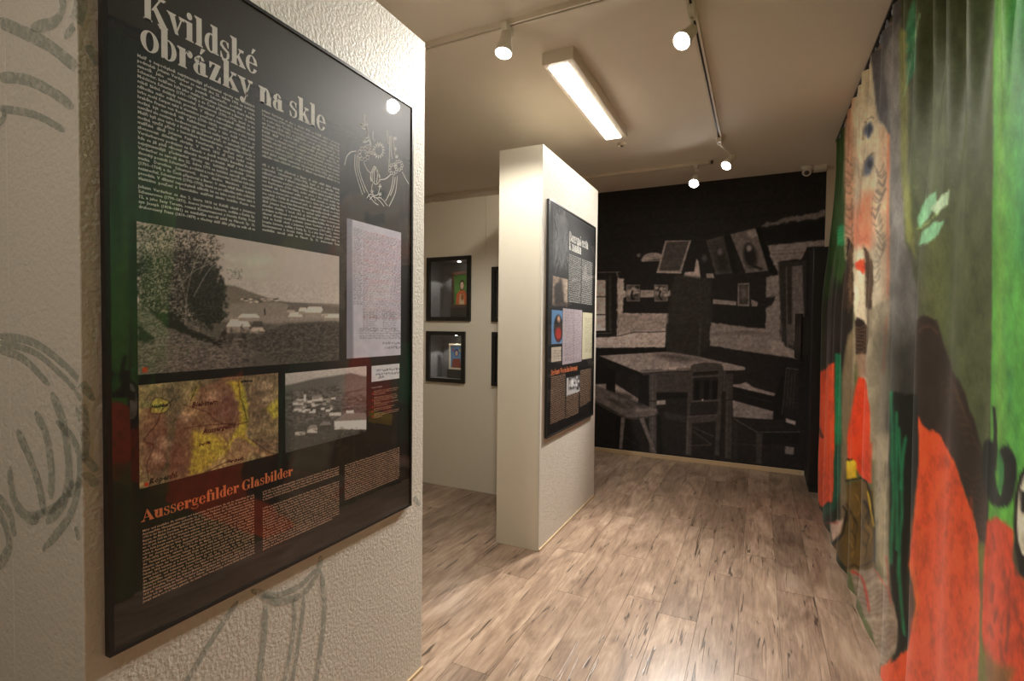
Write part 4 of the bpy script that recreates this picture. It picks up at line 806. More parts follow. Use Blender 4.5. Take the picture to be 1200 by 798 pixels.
# far end: dark leaves, green ground
cc.poly([(940, -60), (992, -60), (992, 850), (940, 850)], H(26, 34, 20), 1); cc.poly([(973, 60), (993, 60), (993, 330), (974, 330)], H(50, 78, 34), 4, .95); cc.poly([(964, 280), (974, 280), (974, 420), (966, 420)], H(34, 54, 22), 2, .9)
cc.poly(d2(178, 370, 215, 375, 232, 420, 225, 470, 180, 480), H(40, 150, 92), 1, .8); [cc.line(d2(180, 470-k*22, 205, 440-k*18, 228, 400-k*8), 1, H(80, 190, 130), .8) for k in range(4)]
cc.poly([(966, 355), (992, 330), (1000, 345), (1000, 440), (985, 420), (964, 430)], H(28, 22, 18), 2, .95)
# face of the large figure
SK = H(214, 200, 170)
cc.poly([(991, 40), (1043, -20), (1043, 540), (1016, 540), (1004, 380), (990, 300)], SK, 1); cc.poly([(1030, 150), (1043, 150), (1043, 360), (1034, 360)], H(206, 170, 135), 3, .8)
cc.poly([(990, 40), (1000, 40), (1000, 260), (990, 280)], H(196, 140, 108), 3, .8); cc.poly(c1(245, 600, 275, 600, 275, 770, 200, 770, 210, 680), H(226, 120, 88), 6, .75)
cc.line([(1041, 130), (1041, 250), (1041, 345)], 2.6, H(226, 120, 84), .85, 1.2); cc.line(d3(450, 0, 440, 150, 425, 300, 420, 390), 2.2, H(206, 96, 60), .8, 1)
for y_ in (151, 192):
    cc.ell(1018, y_+2, 5.5, 9 if y_ < 170 else 14, H(96, 104, 122), 1, .2, .2); cc.ell(1019, y_+1, 3, 6, H(40, 44, 58), .9, .4); cc.line([(1011, y_+14), (1014, y_-6), (1024, y_-14)], 1.2, H(80, 58, 46), .8)
cc.line([(1003, 175), (1008, 225), (1004, 262), (1010, 272)], 1.2, H(190, 140, 112), .8, 1)
for k in range(26):
    y_ = 196+k*5+random.uniform(-3, 3); a_ = 1026+4*math.sin(k*.45); cc.line([(a_-1, y_), (a_+4, y_+random.uniform(2, 8)), (a_+9, y_-random.uniform(0, 7))], 1+random.random(), H(118, 104, 90), .75, .6)
for k in range(12): y_ = 190+k*9+random.uniform(-4, 4); cc.line([(991, y_), (995+random.random()*3, y_+random.uniform(3, 9)), (999, y_-random.uniform(0, 5))], 1.2, H(96, 72, 56), .7, .6)
cc.poly(d2(272, 575, 300, 552, 322, 560, 328, 590, 318, 618, 290, 620, 278, 600), H(222, 78, 46), .8); cc.line(d2(274, 588, 300, 590, 326, 588), .8, H(150, 40, 28), .9)
HB = H(46, 34, 25)
cc.poly(d2(235, 440, 262, 470, 266, 640, 268, 800, 200, 800, 205, 640, 225, 600), HB, 1.2, 1, 1); cc.poly(d2(320, 478, 345, 500, 372, 590, 372, 680, 352, 800, 328, 800, 330, 640), H(70, 52, 40), 1, 1, .6)
for k in range(16): cc.line(d2(240+random.random()*20, 470+k*20, 255, 490+k*20, 230+random.random()*20, 520+k*20), .9, H(150, 116, 84), .6); 
for k in range(14): cc.line(d2(332+random.random()*8, 520+k*20, 350, 535+k*20, 362, 520+k*20), .8, H(160, 120, 84), .6)
cc.poly(d3(335, 0, 365, 0, 362, 180, 335, 250, 338, 120), H(62, 46, 34), .8)
cc.poly(d3(272, 120, 300, 100, 335, 130, 360, 190, 340, 240, 332, 285, 300, 292, 272, 270), H(40, 30, 24), .8, 1, smooth=True); [cc.line(d3(280, 140+k*18, 310, 150+k*18, 335, 132+k*18), .8, H(170, 130, 92), .75) for k in range(8)]
cc.poly(d3(266, 160, 274, 100, 275, 300, 270, 420, 264, 540), H(205, 190, 160), 1, .9)
cc.poly(d3(340, 60, 458, 0, 458, 800, 340, 800), H(160, 148, 122), 2, .85); cc.line(d3(440, 100, 425, 300, 420, 390), 2, H(206, 96, 60), .8, 1)
cc.poly(d3(272, 290, 335, 280, 340, 400, 290, 400), H(150, 122, 100), 2, .9)
# scarf
cc.poly([(1016, 20), (1056, -40), (1056, 200), (1044, 210), (1043, 160), (1030, 140), (1022, 90)], H(92, 92, 94), 1.5); cc.poly([(1036, 60), (1056, 20), (1060, 280), (1075, 340), (1075, 560), (1043, 560), (1043, 160)], H(128, 126, 122), 2)
cc.poly([(1043, 290), (1077, 290), (1077, 560), (1043, 560)], H(78, 76, 72), 30, .9); cc.poly([(1043, 400), (1078, 400), (1078, 760), (1043, 760)], H(38, 37, 31), 30, 1)
for k in range(4): cc.line(d3(500, 490+k*14, 550, 510+k*14, 595, 485+k*14), 1.2, H(100, 74, 50), .7)
cc.poly([(1054, 30), (1064, 40), (1064, 200), (1072, 300), (1062, 280), (1056, 200)], H(132, 136, 76), 2, .9)
# leaves
LF = H(84, 156, 112)
for k in range(6): cc.poly(e1(84, 400-k*50, 100, 300-k*48, 132, 210-k*46, 130, 330-k*46, 100, 380-k*48), LF if k % 2 else H(60, 128, 92), 1, .9)
cc.line(e1(72, 455, 90, 380, 150, 60), 1.2, H(150, 190, 140), .9)
cc.poly(c1(415, 680, 440, 620, 470, 592, 472, 640, 440, 690, 416, 720), H(128, 182, 138), .8); cc.poly(c1(450, 650, 490, 610, 512, 595, 506, 640, 470, 668), H(170, 196, 160), .8); cc.poly(c1(415, 770, 430, 720, 470, 690, 496, 684, 480, 730, 440, 760), H(128, 182, 138), .8); cc.line(c1(412, 720, 445, 695, 480, 660), 1.4, H(140, 170, 90), .9)
# dark plait and orange robe
cc.poly(c2(470, 290, 500, 272, 545, 288, 575, 390, 600, 470, 640, 540, 680, 650, 718, 790) + c3(640, 240, 632, 372, 600, 350, 560, 180, 520, 90, 470, 20, 410, 5) + c2(470, 640), H(46, 36, 28), 1.2)
for k in range(8): cc.line(c2(560+k*13, 520+k*30, 590+k*14, 505+k*34, 620+k*12, 560+k*30), 1.6, H(92, 68, 46), .6, 1); cc.line(c3(565+k*6, 150+k*24, 600+k*4, 165+k*24, 628, 140+k*26), 1.2, H(96, 74, 52), .6, .8)
cc.line(c2(482, 330, 520, 310, 545, 335), 3, H(96, 66, 44), .6, 1.5)
RD = H(214, 78, 36)
cc.poly([(1075, 488)] + c3(440, 0, 490, 30, 540, 130, 590, 280, 622, 420, 612, 600, 608, 900, 290, 900, 300, 745, 385, 700, 412, 560, 388, 430, 402, 300, 416, 150), RD, 1)
for k in range(40): x_, y_ = 1066+random.random()*76, 540+random.random()*260; cc.line([(x_, y_), (x_+random.uniform(-3, 3), y_+20+random.random()*40)], 1+random.random()*2.5, random.choice((H(196, 58, 30), H(228, 100, 48), H(200, 92, 40))), .35, 1.5)
for k in range(22): cc.ell(1075+random.random()*66, 540+random.random()*230, 1+random.random()*1.6, 2+random.random()*3, H(130, 48, 28), .35, .9)
cc.line(c3(395, 440, 415, 540, 408, 640), 4, H(206, 110, 36), .6, 3)
cc.poly(c3(605, 360, 628, 380, 618, 520, 625, 640, 640, 850, 604, 850, 614, 560), H(94, 100, 36), 1.2)
# near cloth: bright green, black swirl, red cloak, pale face
cc.poly([(1166, -60), (1206, -60), (1206, 620), (1160, 620)], H(84, 158, 66), 1); cc.poly([(1186, -60), (1206, -60), (1206, 330), (1192, 300)], H(60, 142, 78), 8, .8); cc.poly([(1166, -60), (1178, -60), (1176, 520), (1166, 520)], H(112, 160, 64), 5, .7)
for k in range(20): x_ = 1170+random.random()*34; y_ = random.random()*480; cc.line([(x_, y_), (x_+random.uniform(-3, 3), y_+60)], 2.5, random.choice((H(70, 150, 70), H(104, 170, 70), H(54, 128, 76))), .35, 2)
cc.line([(1165, 480), (1166.5, 510), (1165.5, 550)], 4, H(18, 22, 16), .95, 1); cc.poly([(1158, 560), (1162, 545), (1172, 560), (1206, 560), (1206, 640), (1158, 615)], H(92, 168, 60), 2)
cc.line(c3(640, 60, 640, 150, 652, 215, 676, 238, 700, 205, 708, 120, 690, 78), 14, H(16, 24, 20), 1, 1.5); cc.line(c3(676, 90, 680, 150, 672, 200), 5, H(40, 110, 70), .8, 2)
cc.poly(c3(632, 300, 660, 282, 716, 318, 716, 420, 740, 470, 770, 480, 770, 850, 640, 850, 618, 640, 622, 440), H(204, 72, 40), 1.2)
for k in range(26): x_, y_ = c3(640+random.random()*110, 330+random.random()*400)[0]; cc.line([(x_, y_), (x_+random.uniform(-4, 4), y_+10+random.random()*14)], 1.5+random.random()*2, random.choice((H(110, 50, 36), H(150, 60, 40), H(70, 50, 36))), .55, 1.5)
cc.poly(c3(620, 690, 660, 740, 720, 760, 700, 850, 610, 850), H(108, 96, 34), 5, .7)
cc.poly(c3(716, 300, 720, 220, 736, 150, 775, 110, 775, 480, 738, 462, 722, 380), H(20, 20, 18), 1); cc.poly(c3(728, 300, 734, 210, 748, 160, 775, 140, 775, 420, 745, 400, 732, 360), H(206, 200, 176), .8); cc.poly(c3(738, 205, 775, 195, 775, 270, 740, 272), H(30, 30, 30), 1)
# lower far figures
cc.poly(d3(92, 390, 165, 330, 170, 560, 168, 900, 60, 900, 80, 620), H(214, 74, 34), 1); cc.poly(d4(50, 140, 60, 0, 115, 0, 112, 150, 100, 190, 68, 210, 50, 190), H(214, 74, 34), 1); cc.line(d3(75, 640, 105, 720), 3.5, H(40, 26, 20), .9, 1)
cc.poly(d3(170, 290, 205, 290, 205, 900, 168, 900), H(24, 112, 72), .8); cc.poly(d3(205, 300, 232, 200, 236, 260, 212, 420, 206, 560), H(22, 18, 15), .8); cc.poly(d4(112, 0, 132, 0, 132, 150, 110, 220, 70, 250, 66, 215, 100, 195), H(20, 74, 54), .8)
cc.poly(d3(205, 420, 240, 180, 268, 140, 270, 560, 262, 900, 205, 900), H(112, 98, 74), 1.5); cc.poly(d4(130, 0, 152, 0, 150, 240, 140, 270, 128, 250), H(104, 92, 72), 1)
cc.poly(d3(235, 720, 275, 470, 295, 400, 330, 410, 352, 560, 356, 900, 240, 900), H(208, 66, 34), 1); cc.poly(d4(185, 0, 237, 0, 233, 130, 205, 120, 190, 100), H(208, 66, 34), 1)
cc.poly(d4(236, -30, 295, -30, 294, 480, 280, 470, 240, 380), H(160, 148, 122), 6, .9); [cc.ell(*d4(250+random.random()*35, random.random()*300)[0], 1.5, 4, H(88, 84, 70), .6, .7) for k in range(8)]
cc.poly(d4(92, 262, 140, 250, 150, 290, 100, 330), H(176, 150, 134), 1.5); cc.line(d4(80, 262, 120, 262), 2, H(140, 50, 40), .7)
cc.poly(d4(150, 140, 205, 120, 238, 160, 246, 420, 150, 425, 105, 350, 130, 290, 148, 220), H(92, 72, 34), 1); cc.poly(d4(148, 62, 180, 58, 184, 118, 150, 124), H(206, 172, 44), .8)
for k in range(16): a, b = 130+random.random()*100, 160+random.random()*220; cc.line(d4(a, b, a+15, b+25, a+8, b+60), 1.2, random.choice((H(24, 18, 12), H(24, 18, 12), H(150, 116, 50))), .8)
cc.line(d4(150, 60, 165, 58), 2, H(20, 16, 12)); cc.line(d4(148, 128, 200, 118, 225, 150, 240, 260, 244, 400), 1.8, H(20, 18, 12)); cc.line(d4(222, 160, 240, 280), 1.6, H(200, 170, 40), .9); cc.line(d4(104, 340, 135, 300, 150, 230), 2.2, H(20, 18, 14)); cc.line(d4(130, 410, 180, 412, 240, 395), 1.6, H(30, 24, 16))
cc.poly(d4(160, 425, 240, 420, 290, 470, 325, 590, 315, 690, 270, 745, 235, 640, 180, 500), H(142, 126, 108), 1)
for k in range(17): y_ = 450+k*17; cc.line(d4(170+k*5, y_, 215+k*5, y_+12, 250+k*4, y_-8, 290+k*2, y_-4), 1.3, random.choice((H(104, 88, 74), H(178, 164, 146), H(96, 80, 66))), .7, .6)
cc.line(d4(168, 430, 205, 460, 225, 560), 3.4, H(172, 60, 44), .8); cc.line(d4(240, 425, 285, 480, 300, 540, 280, 380), 1.2, H(170, 70, 56), .8)
cc.poly(d4(294, -170, 388, -170, 392, 60, 362, 290, 350, 480, 362, 640, 340, 700, 296, 742, 328, 650, 312, 540, 294, 420), H(22, 26, 20), 1)
for pts in ((299, -170, 303, 0, 305, 200, 298, 400), (325, -60, 335, 200, 325, 420, 345, 640), (348, -20, 330, 150), (316, -100, 318, 350)): cc.line(d4(*pts), 3.6, H(34, 124, 80), .85, 1.5)
def blur(a, n):
    for ax in (0, 1):
        for _ in range(n): p = np.take(a, np.clip(np.arange(a.shape[ax])-1, 0, None), ax); q = np.take(a, np.clip(np.arange(a.shape[ax])+1, None, a.shape[ax]-1), ax); a = (p+2*a+q)/4
    return a
cc.a = blur(cc.a, 3); cc.grain(.2, .12, .05); cc.grain(.10, .6, .3, None, 3)

CLOTH_G = 1.25
def smooth(a, b, x): t = np.clip((x-a)/(b-a), 0, 1); return t*t*(3-2*t)
def path(kn, y):
    k = np.array(kn); i = np.clip(np.searchsorted(k[:, 0], y)-1, 0, len(k)-2); t = (y-k[i, 0])/(k[i+1, 0]-k[i, 0]); t = np.clip(t, 0, 1); t = t*t*(3-2*t); return k[i, 1]*(1-t)+k[i+1, 1]*t
def curtain(name, kn, ys, nz, label, per, amp):
    y = np.array(ys)[::1]; z = np.linspace(.002, 2.962, nz); Yg, Zg = np.meshgrid(y, z)
    big = path(kn, y)[None, :]+0*Zg; fl_ = .6*np.exp(-Zg/.16); big = big*(1-fl_)+.490*fl_; ph_ = Yg/per*2*math.pi+1.2*np.sin(Yg*3.1)
    cr_ = (.5+.5*np.cos(ph_))**2.5; top = .575-2*amp*cr_-.25*amp*np.cos(ph_*2.1+1); f = smooth(1.55, 2.8, Zg)
    Xg = big*(1-f)+top*f+.006*np.sin(Yg*21+Zg*1.3)*smooth(.2, .8, Zg)-(.010+.004*np.sin(Yg*9))*np.exp(-Zg/.10)
    P = np.stack([Xg, Yg+.004*np.sin(Zg*5+Yg*9), Zg], -1)
    Q = P.reshape(-1, 3).copy(); dist = Q[:, 1].copy(); ym = np.where(Q[:, 1] < 1.35, 2*1.35-Q[:, 1], Q[:, 1])
    Q[:, 1] = ym; u, v = proj(Q); u = u.reshape(Yg.shape); v = v.reshape(Yg.shape)
    far = y > 1.35; uu = u.copy(); uu[:, far] = np.minimum.accumulate(u[:, far], 1)
    ur, vr = uu.reshape(-1), v.reshape(-1); wu = fbm(ur*.16, vr*.035, 4)-.5; wv = fbm(ur*.16+40, vr*.05+9, 4)-.5
    colr = lin(cc.sample(ur+wu*3, vr+wv*9))*CLOTH_G; colr = np.minimum(colr, .85)
    o = gridmesh(name, P-np.array([XC, float(y.mean()), 0]), colr, M['cloth'], None, True); o.location = (XC, float(y.mean()), 0)
    return tag(o, label, 'curtain')
far_kn = [(1.50, .575), (1.75, .548), (2.0, .535), (2.23, .500), (2.30, .580), (2.60, .495), (2.68, .585), (3.0, .53), (3.18, .502), (3.26, .56), (3.41, .478), (3.48, .565), (3.76, .462), (3.82, .535), (4.06, .455), (4.12, .52), (4.5, .455), (4.56, .52), (4.85, .455), (4.95, .50)]
near_kn = [(-.9, .49), (-.6, .54), (-.3, .48), (0, .54), (.3, .48), (.6, .53), (.85, .478), (1.1, .525), (1.3, .492), (1.47, .474), (1.53, .476)]
yy = [1.535]
while yy[-1] < 4.95: yy.append(yy[-1]+.0021*yy[-1])
curtain('printed_curtain', far_kn, yy, 440, 'long folded curtain printed with a green, orange and pale painted face, hung to the cabinet', .21, .028)
yy = list(np.linspace(-.9, 1.2, 90))+list(np.linspace(1.21, 1.53, 60))
curtain('printed_curtain', near_kn, yy, 400, 'bright green curtain with red cloak and black swirl, overlapping the folded face curtain', .21, .026)
rl = empty('curtain_rail', (.545, 2, ZC), 'thin black ceiling rail carrying the printed curtains', 'curtain rail')
MB((.545, 2, ZC)).box(.535, .555, -.9, 5.0, ZC-.016, ZC+.001).build('rail', M['black'], rl)
hk = MB().box(-.004, .004, -.006, .006, -.03, 0).box(-.007, .007, -.010, .010, -.0465, -.026).mesh('glider'); hk.materials.append(plain('glider_plastic', L3(190, 205, 220), .4))
for k in range(42):
    o = link('glider', hk, None, rl); o.location = (0, -2.85+k*.138, -.012)

# ------------------------------------------------------------------ black cabinet and small device beside the mural
cb = empty('black_cabinet', (.54, 5.4, 0), 'tall narrow black cabinet standing between the mural and the curtain', 'cabinet'); o_ = tuple(cb.location)
MB(o_).box(.415, XR-.002, 5.23, 5.60, .06, 2.18).build('body', M['blackmatt'], cb, bevel=.004); MB(o_).box(.43, XR-.01, 5.25, 5.59, 0, .06).build('plinth', M['blackmatt'], cb); MB(o_).box(.418, XR-.004, 5.218, 5.231, .08, 2.165).build('door', M['black'], cb, bevel=.003)
dv = empty('wall_screen', (.36, 5.45, 1.2), 'small slanting black screen fixed to the side of the tall cabinet', 'screen'); o_ = tuple(dv.location)
MB(o_).add([(.30, 5.47, 1.19), (.345, 5.38, 1.17), (.345, 5.38, 1.60), (.30, 5.47, 1.60), (.315, 5.485, 1.19), (.36, 5.395, 1.17), (.36, 5.395, 1.60), (.315, 5.485, 1.60)], [(0, 1, 2, 3), (5, 4, 7, 6), (1, 5, 6, 2), (4, 0, 3, 7), (3, 2, 6, 7), (4, 5, 1, 0)]).build('screen', plain('dark_grey_glass', L3(52, 48, 47), .25), dv)
MB(o_).box(.345, .418, 5.40, 5.48, 1.22, 1.57).build('bracket', M['black'], dv, bevel=.004)

# ------------------------------------------------------------------ display boxes in the niche wall
def picture(kind):
    cv = Canvas(0, 0, 60, 80, 2, H(70, 120, 50))
    if kind == 0:
        cv.poly([(0, 0), (60, 0), (60, 40), (0, 50)], H(84, 140, 60), 2); cv.poly([(8, 80), (10, 52), (22, 42), (42, 42), (54, 56), (56, 80)], H(200, 96, 50), 1); cv.poly([(20, 80), (24, 52), (40, 52), (42, 80)], H(206, 180, 140), 1.5)
        cv.ell(32, 28, 10, 14, H(60, 36, 26), 1, .1); cv.ell(32, 29, 7, 10, H(226, 196, 166), 1, .1); cv.ell(32, 34, 2.5, 1, H(190, 60, 50), 1, .3); cv.ell(29, 27, 1.2, .8, H(40, 30, 30), 1, .3); cv.ell(35, 27, 1.2, .8, H(40, 30, 30), 1, .3); cv.ell(34, 60, 6, 8, H(150, 90, 50), 1, .2)
    else:
        cv.poly([(0, 0), (60, 0), (60, 80), (0, 80)], H(96, 140, 186), 2); cv.poly([(6, 80), (12, 48), (48, 46), (56, 80)], H(130, 60, 46), 1); cv.ell(31, 26, 11, 14, H(50, 60, 110), 1, .1); cv.ell(31, 28, 7, 9, H(220, 196, 170), 1, .1); cv.ell(28, 26, 1.2, .8, H(40, 30, 30), 1, .3); cv.ell(34, 26, 1.2, .8, H(40, 30, 30), 1, .3); cv.ell(31, 33, 2.4, .8, H(180, 60, 50), 1, .3); cv.ell(14, 16, 5, 4, H(200, 60, 50), .9, .3); cv.ell(48, 16, 5, 4, H(210, 180, 60), .9, .3)
    cv.grain(.12, .3); return cv
spec = [('upper black display box left of the pier holding an orange-robed glass picture', 0), ('lower black display box holding a blue glass picture in a cream frame', 1), ('upper black display box half hidden by the pier', None), ('lower black display box half hidden by the pier', None)]
frame_cream = plain('cream_frame', L3(214, 204, 178), .5); frame_brown = plain('dark_brown_frame', L3(70, 44, 32), .4)
for (x0, x1, z0, z1), (lab, kind) in zip(BOX, spec):
    e = empty('display_box', ((x0+x1)/2, MY0, z0), lab, 'display box'); o_ = tuple(e.location); t = .035; yf = MY0-.022
    MB(o_).box(x0, x0+t, yf, MY0+.004, z0, z1).box(x1-t, x1, yf, MY0+.004, z0, z1).box(x0+t, x1-t, yf, MY0+.004, z1-t, z1).box(x0+t, x1-t, yf, MY0+.004, z0, z0+t).build('frame', M['black'], e)
    a0, a1, b0, b1, yb = x0+.031, x1-.031, z0+.031, z1-.031, MY1-.012; iy = MY0+.001
    MB(o_).quad((a0, yb, b0), (a1, yb, b0), (a1, yb, b1), (a0, yb, b1)).quad((a0, iy, b0), (a0, yb, b0), (a0, yb, b1), (a0, iy, b1)).quad((a1, iy, b0), (a1, iy, b1), (a1, yb, b1), (a1, yb, b0)).quad((a0, iy, b0), (a1, iy, b0), (a1, yb, b0), (a0, yb, b0)).quad((a0, iy, b1), (a0, yb, b1), (a1, yb, b1), (a1, iy, b1)).build('lining', plain('lining_grey', L3(84, 83, 84), .55), e)
    MB(o_).quad((x0+t, yf+.012, z0+t), (x1-t, yf+.012, z0+t), (x1-t, yf+.012, z1-t), (x0+t, yf+.012, z1-t)).build('glass', M['pane'], e)
    if kind is None: continue
    lx = (x0+x1)/2+.05; MB(o_).lathe([(0, 0), (.012, 0), (.012, .006), (0, .006)], (lx, MY0+.09, b1-.007), (0, 0, 1), 16).build('spot', M['led'], e)
    ld = bpy.data.lights.new('box_spot_light', 'SPOT'); ld.energy = 5.0; ld.spot_size = R(120); ld.color = (1, .95, .86); ld.shadow_soft_size = .01; lo = bpy.data.objects.new('box_spot_light', ld); C.objects.link(lo); lo.parent = e; lo.location = Vector((lx, MY0+.09, b1-.02))-e.location
    if kind is None: continue
    # glass picture leaning on a small stand
    py_ = MY0+.10; pc, pt_ = (at(541, 357, 'y', py_), at(541, 322, 'y', py_)) if kind == 0 else (at(535, 431, 'y', py_), at(535, 405, 'y', py_)); px_, pz = float(pc[0]), float(pc[2]); phh = float(pt_[2])-pz; pw = phh*.7
    g = empty('glass_picture', (px_, py_, pz), 'small glass painting of a figure in an orange robe on green ground' if kind == 0 else 'small glass painting with blue ground in a cream frame', 'picture'); o2 = (px_, py_, pz); fw = .028 if kind == 0 else .014
    F_ = MB(o2).box(px_-pw/2-fw, px_-pw/2, py_-.012, py_+.008, pz-fw, pz+phh+fw).box(px_+pw/2, px_+pw/2+fw, py_-.012, py_+.008, pz-fw, pz+phh+fw).box(px_-pw/2, px_+pw/2, py_-.012, py_+.008, pz-fw, pz).box(px_-pw/2, px_+pw/2, py_-.012, py_+.008, pz+phh, pz+phh+fw).build('picture_frame', frame_brown if kind == 0 else frame_cream, g)
    cv = picture(kind); A, Zz = np.meshgrid(np.linspace(-pw/2, pw/2, 50), np.linspace(0, phh, 70)); PP = np.stack([A, np.full(A.shape, -.004), Zz], -1)
    gridmesh('painting', PP, lin(cv.sample((A.reshape(-1)/pw+.5)*60, (1-Zz.reshape(-1)/phh)*80))*1.0, M['photo'], g)
    st = MB(o2).box(px_-pw/2-.02, px_+pw/2+.02, py_-.03, py_+.05, b0-0, pz-fw); st.build('stand', M['blackmatt'], g)
    g.rotation_euler = (R(0), 0, R(-14) if kind == 0 else R(-10))
    textmesh('label_text', 'MALBA' if kind == 0 else 'OBRAZ', py_-.0305, px_-.05, pz-.055, M['txtw'], g, .018, face='y') if False else None

# ------------------------------------------------------------------ lighting tracks, spots, tube luminaire
def track(label, a, b, slotw=.012, axis='x'):
    mid = ((a[0]+b[0])/2, (a[1]+b[1])/2, ZC); e = empty('lighting_track', mid, label, 'lighting track'); w_ = .018; h_ = .028
    if axis == 'x':
        MB(mid).box(a[0], b[0], a[1]-w_, a[1]-slotw/2, ZC-h_, ZC+.001).box(a[0], b[0], a[1]+slotw/2, a[1]+w_, ZC-h_, ZC+.001).box(a[0], a[0]+.02, a[1]-w_, a[1]+w_, ZC-h_, ZC).box(b[0]-.02, b[0], a[1]-w_, a[1]+w_, ZC-h_, ZC).build('rail', M['white2'], e)
        MB(mid).box(a[0]+.02, b[0]-.02, a[1]-slotw/2, a[1]+slotw/2, ZC-h_+.008, ZC).build('slot', M['slot'], e)
    else:
        MB(mid).box(a[0]-w_, a[0]-slotw/2, a[1], b[1], ZC-h_, ZC+.001).box(a[0]+slotw/2, a[0]+w_, a[1], b[1], ZC-h_, ZC+.001).box(a[0]-w_, a[0]+w_, a[1], a[1]+.02, ZC-h_, ZC).box(a[0]-w_, a[0]+w_, b[1]-.02, b[1], ZC-h_, ZC).build('rail', M['white2'], e)
        MB(mid).box(a[0]-slotw/2, a[0]+slotw/2, a[1]+.02, b[1]-.02, ZC-h_+.008, ZC).build('slot', M['slot'], e)
    return e
track('white lighting track across the ceiling in front of the tube luminaire', (-3.2, 2.38), (-.36, 2.38))
track('white lighting track along the corridor ceiling with a dark slot', (-.325, -1.6), (-.325, 4.62), axis='y')
track('white lighting track across the ceiling close to the mural wall', (-3.9, 5.13), (-.42, 5.13))
def spot(lens, aim, mount, label, energy=SPOT_W, size=70, blend=.5, group='track spotlights'):
    lens = Vector(lens); d = (Vector(aim)-lens).normalized(); mount = Vector(mount); e = empty('track_spotlight', mount, label, 'spotlight', group); o_ = tuple(mount)
    back = lens-d*.11
    MB(o_).box(mount.x-.018, mount.x+.018, mount.y-.045, mount.y+.045, ZC-.062, ZC-.026).build('adapter', M['white'], e, bevel=.004)
    MB(o_).tube([(mount.x, mount.y, ZC-.06), (mount.x, mount.y, max(back.z+.035, ZC-.10)), back+Vector((0, 0, .01)), back], .008, 10).build('arm', M['white'], e)
    h = MB(o_); h.smooth = True; h.lathe([(0, -.125), (.022, -.125), (.028, -.115), (.030, -.07), (.044, -.02), (.047, 0), (.045, .004), (.041, .004), (.041, -.004)], lens, d, 28); hd_ = h.build('head', M['white'], e)
    h = MB(o_); h.lathe([(.0405, -.003), (.036, .003), (0, .006)], lens, d, 24).build('lens', M['lens'], hd_)
    l = bpy.data.lights.new('spot_beam', 'SPOT'); l.energy = energy; l.color = WARM; l.spot_size = R(size); l.spot_blend = blend; l.shadow_soft_size = .03
    lo = bpy.data.objects.new('spot_beam', l); C.objects.link(lo); lo.parent = e; lo.location = lens+d*.03-mount; lo.rotation_euler = d.to_track_quat('-Z', 'Y').to_euler()
    return e
S1 = at(590, 62, 'z', 2.84); S2 = at(799, 48, 'z', 2.84); S3 = at(851, 194, 'z', 2.84); S4 = at(813, 215, 'z', 2.78)
spot(S1, (-1.3, 1.6, 0), (S1[0], 2.38, ZC), 'lit white spotlight on the front cross track, turned to the corridor', 62, 165, .3)
spot(S2, (-1.25, .95, 1.0), (-.325, S2[1]+.02, ZC), 'lit white spotlight near the middle of the corridor track, aimed at the large panel', 85, 115, 1)
spot(S3, (-1.25, 3.45, 1.1), (-.325, 4.50, ZC), 'lit white spotlight at the far end of the corridor track', 75, 110, 1)
spot(S4, (-.95, 2.2, 0), (S4[0], 5.13, ZC), 'lit white spotlight at the end of the cross track by the mural', 400, 60, .9)
spot((-3.42, 5.02, 2.80), (-2.8, 5.75, 1.3), (-3.42, 5.13, ZC), 'spotlight on the rear cross track, mostly hidden behind the niche wall', 60)
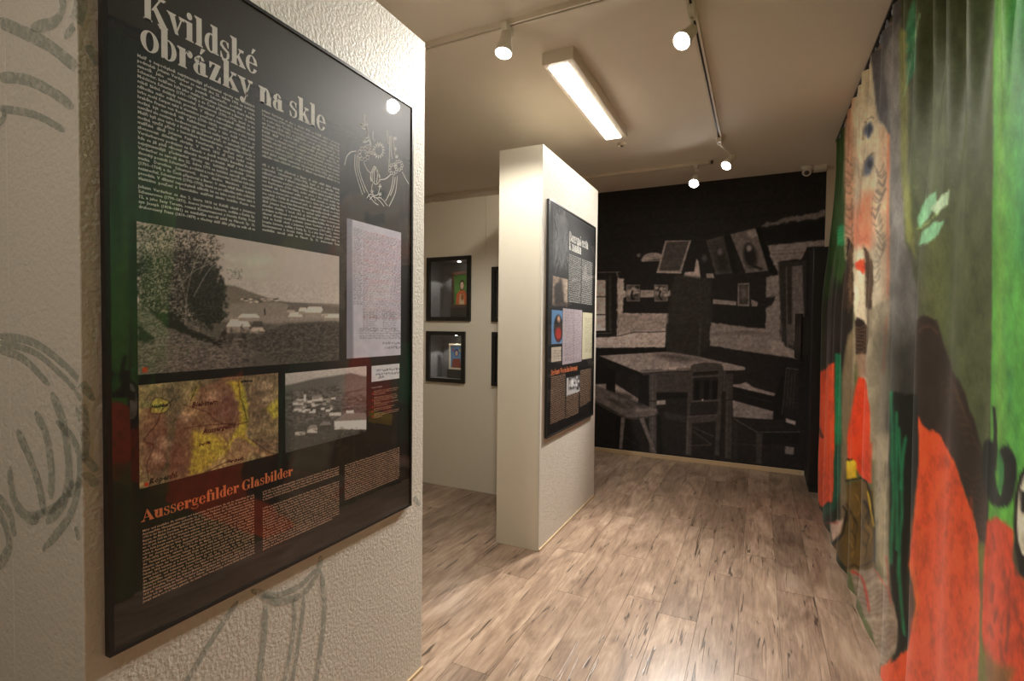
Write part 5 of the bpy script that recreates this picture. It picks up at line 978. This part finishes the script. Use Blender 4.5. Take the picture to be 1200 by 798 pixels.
def luminaire(x0, x1, y0, y1, label, sfx=''):
    e = empty('tube_luminaire'+sfx, ((x0+x1)/2, (y0+y1)/2, ZC), label, 'ceiling light'); o_ = tuple(e.location); zb_ = ZC-.07
    MB(o_).box(x0, x1, y0, y1, zb_, ZC+.001).build('housing', M['white2'], e, bevel=.004); MB(o_).box(x0+.03, x1-.045, y0+.035, y1-.03, zb_-.004, zb_+.002).build('diffuser'+sfx, M['tube'], e)
    return e
luminaire(-1.155, -.965, 2.74, 4.04, 'long white ceiling tube luminaire with glowing diffuser above the pier')
luminaire(-1.155, -.965, -1.6, -.3, 'long white ceiling tube luminaire in front of the brush-painted partition end', '_offscreen')
sd = empty('smoke_detector', (-1.085, 4.35, ZC), 'small round detector disc on the ceiling beyond the tube luminaire', 'detector'); h = MB(tuple(sd.location)); h.smooth = True
h.lathe([(0, -.022), (.022, -.021), (.036, -.014), (.040, 0)], (-1.085, 4.35, ZC), (0, 0, 1), 28).build('housing', M['white2'], sd); MB(tuple(sd.location)).lathe([(0, -.026), (.01, -.026), (.012, -.020)], (-1.085, 4.35, ZC), (0, 0, 1), 16).build('sensor', M['slot'], sd)
# security camera in the far corner
cpos = Vector(at(945.5, 201, 'y', 5.68)); cpos.z = min(cpos.z, ZC-.055)
sc_ = empty('security_camera', (cpos.x, cpos.y, ZC), 'small white dome camera on the ceiling in front of the mural', 'camera'); o_ = tuple(sc_.location)
h = MB(o_); h.smooth = True; h.lathe([(0, 0), (.05, 0), (.05, -.02), (.042, -.03)], (cpos.x, cpos.y, ZC), (0, 0, 1), 28).build('base', M['white'], sc_)
dd = Vector((-.1, -1, -.6)).normalized(); h = MB(o_); h.smooth = True; c_ = Vector((cpos.x, cpos.y, ZC-.05)); h.lathe([(.043*math.sin(t), .043*math.cos(t)*-1) for t in np.linspace(0, 2.6, 12)], c_, dd, 28); bl_ = h.build('ball', M['white'], sc_)
h = MB(o_); h.lathe([(0, .041), (.02, .040), (.024, .034)], c_, dd, 20).build('camera_lens', M['black'], bl_)
jb = Vector(at(961, 197, 'y', 5.72)); je = tag(MB((jb.x, jb.y, ZC)).box(jb.x-.055, jb.x+.055, jb.y-.05, jb.y+.05, ZC-.045, ZC+.001).build('junction_box', M['white'], bevel=.004), 'small white junction box on the ceiling beside the dome camera', 'box'); je.location = (jb.x, jb.y, ZC)
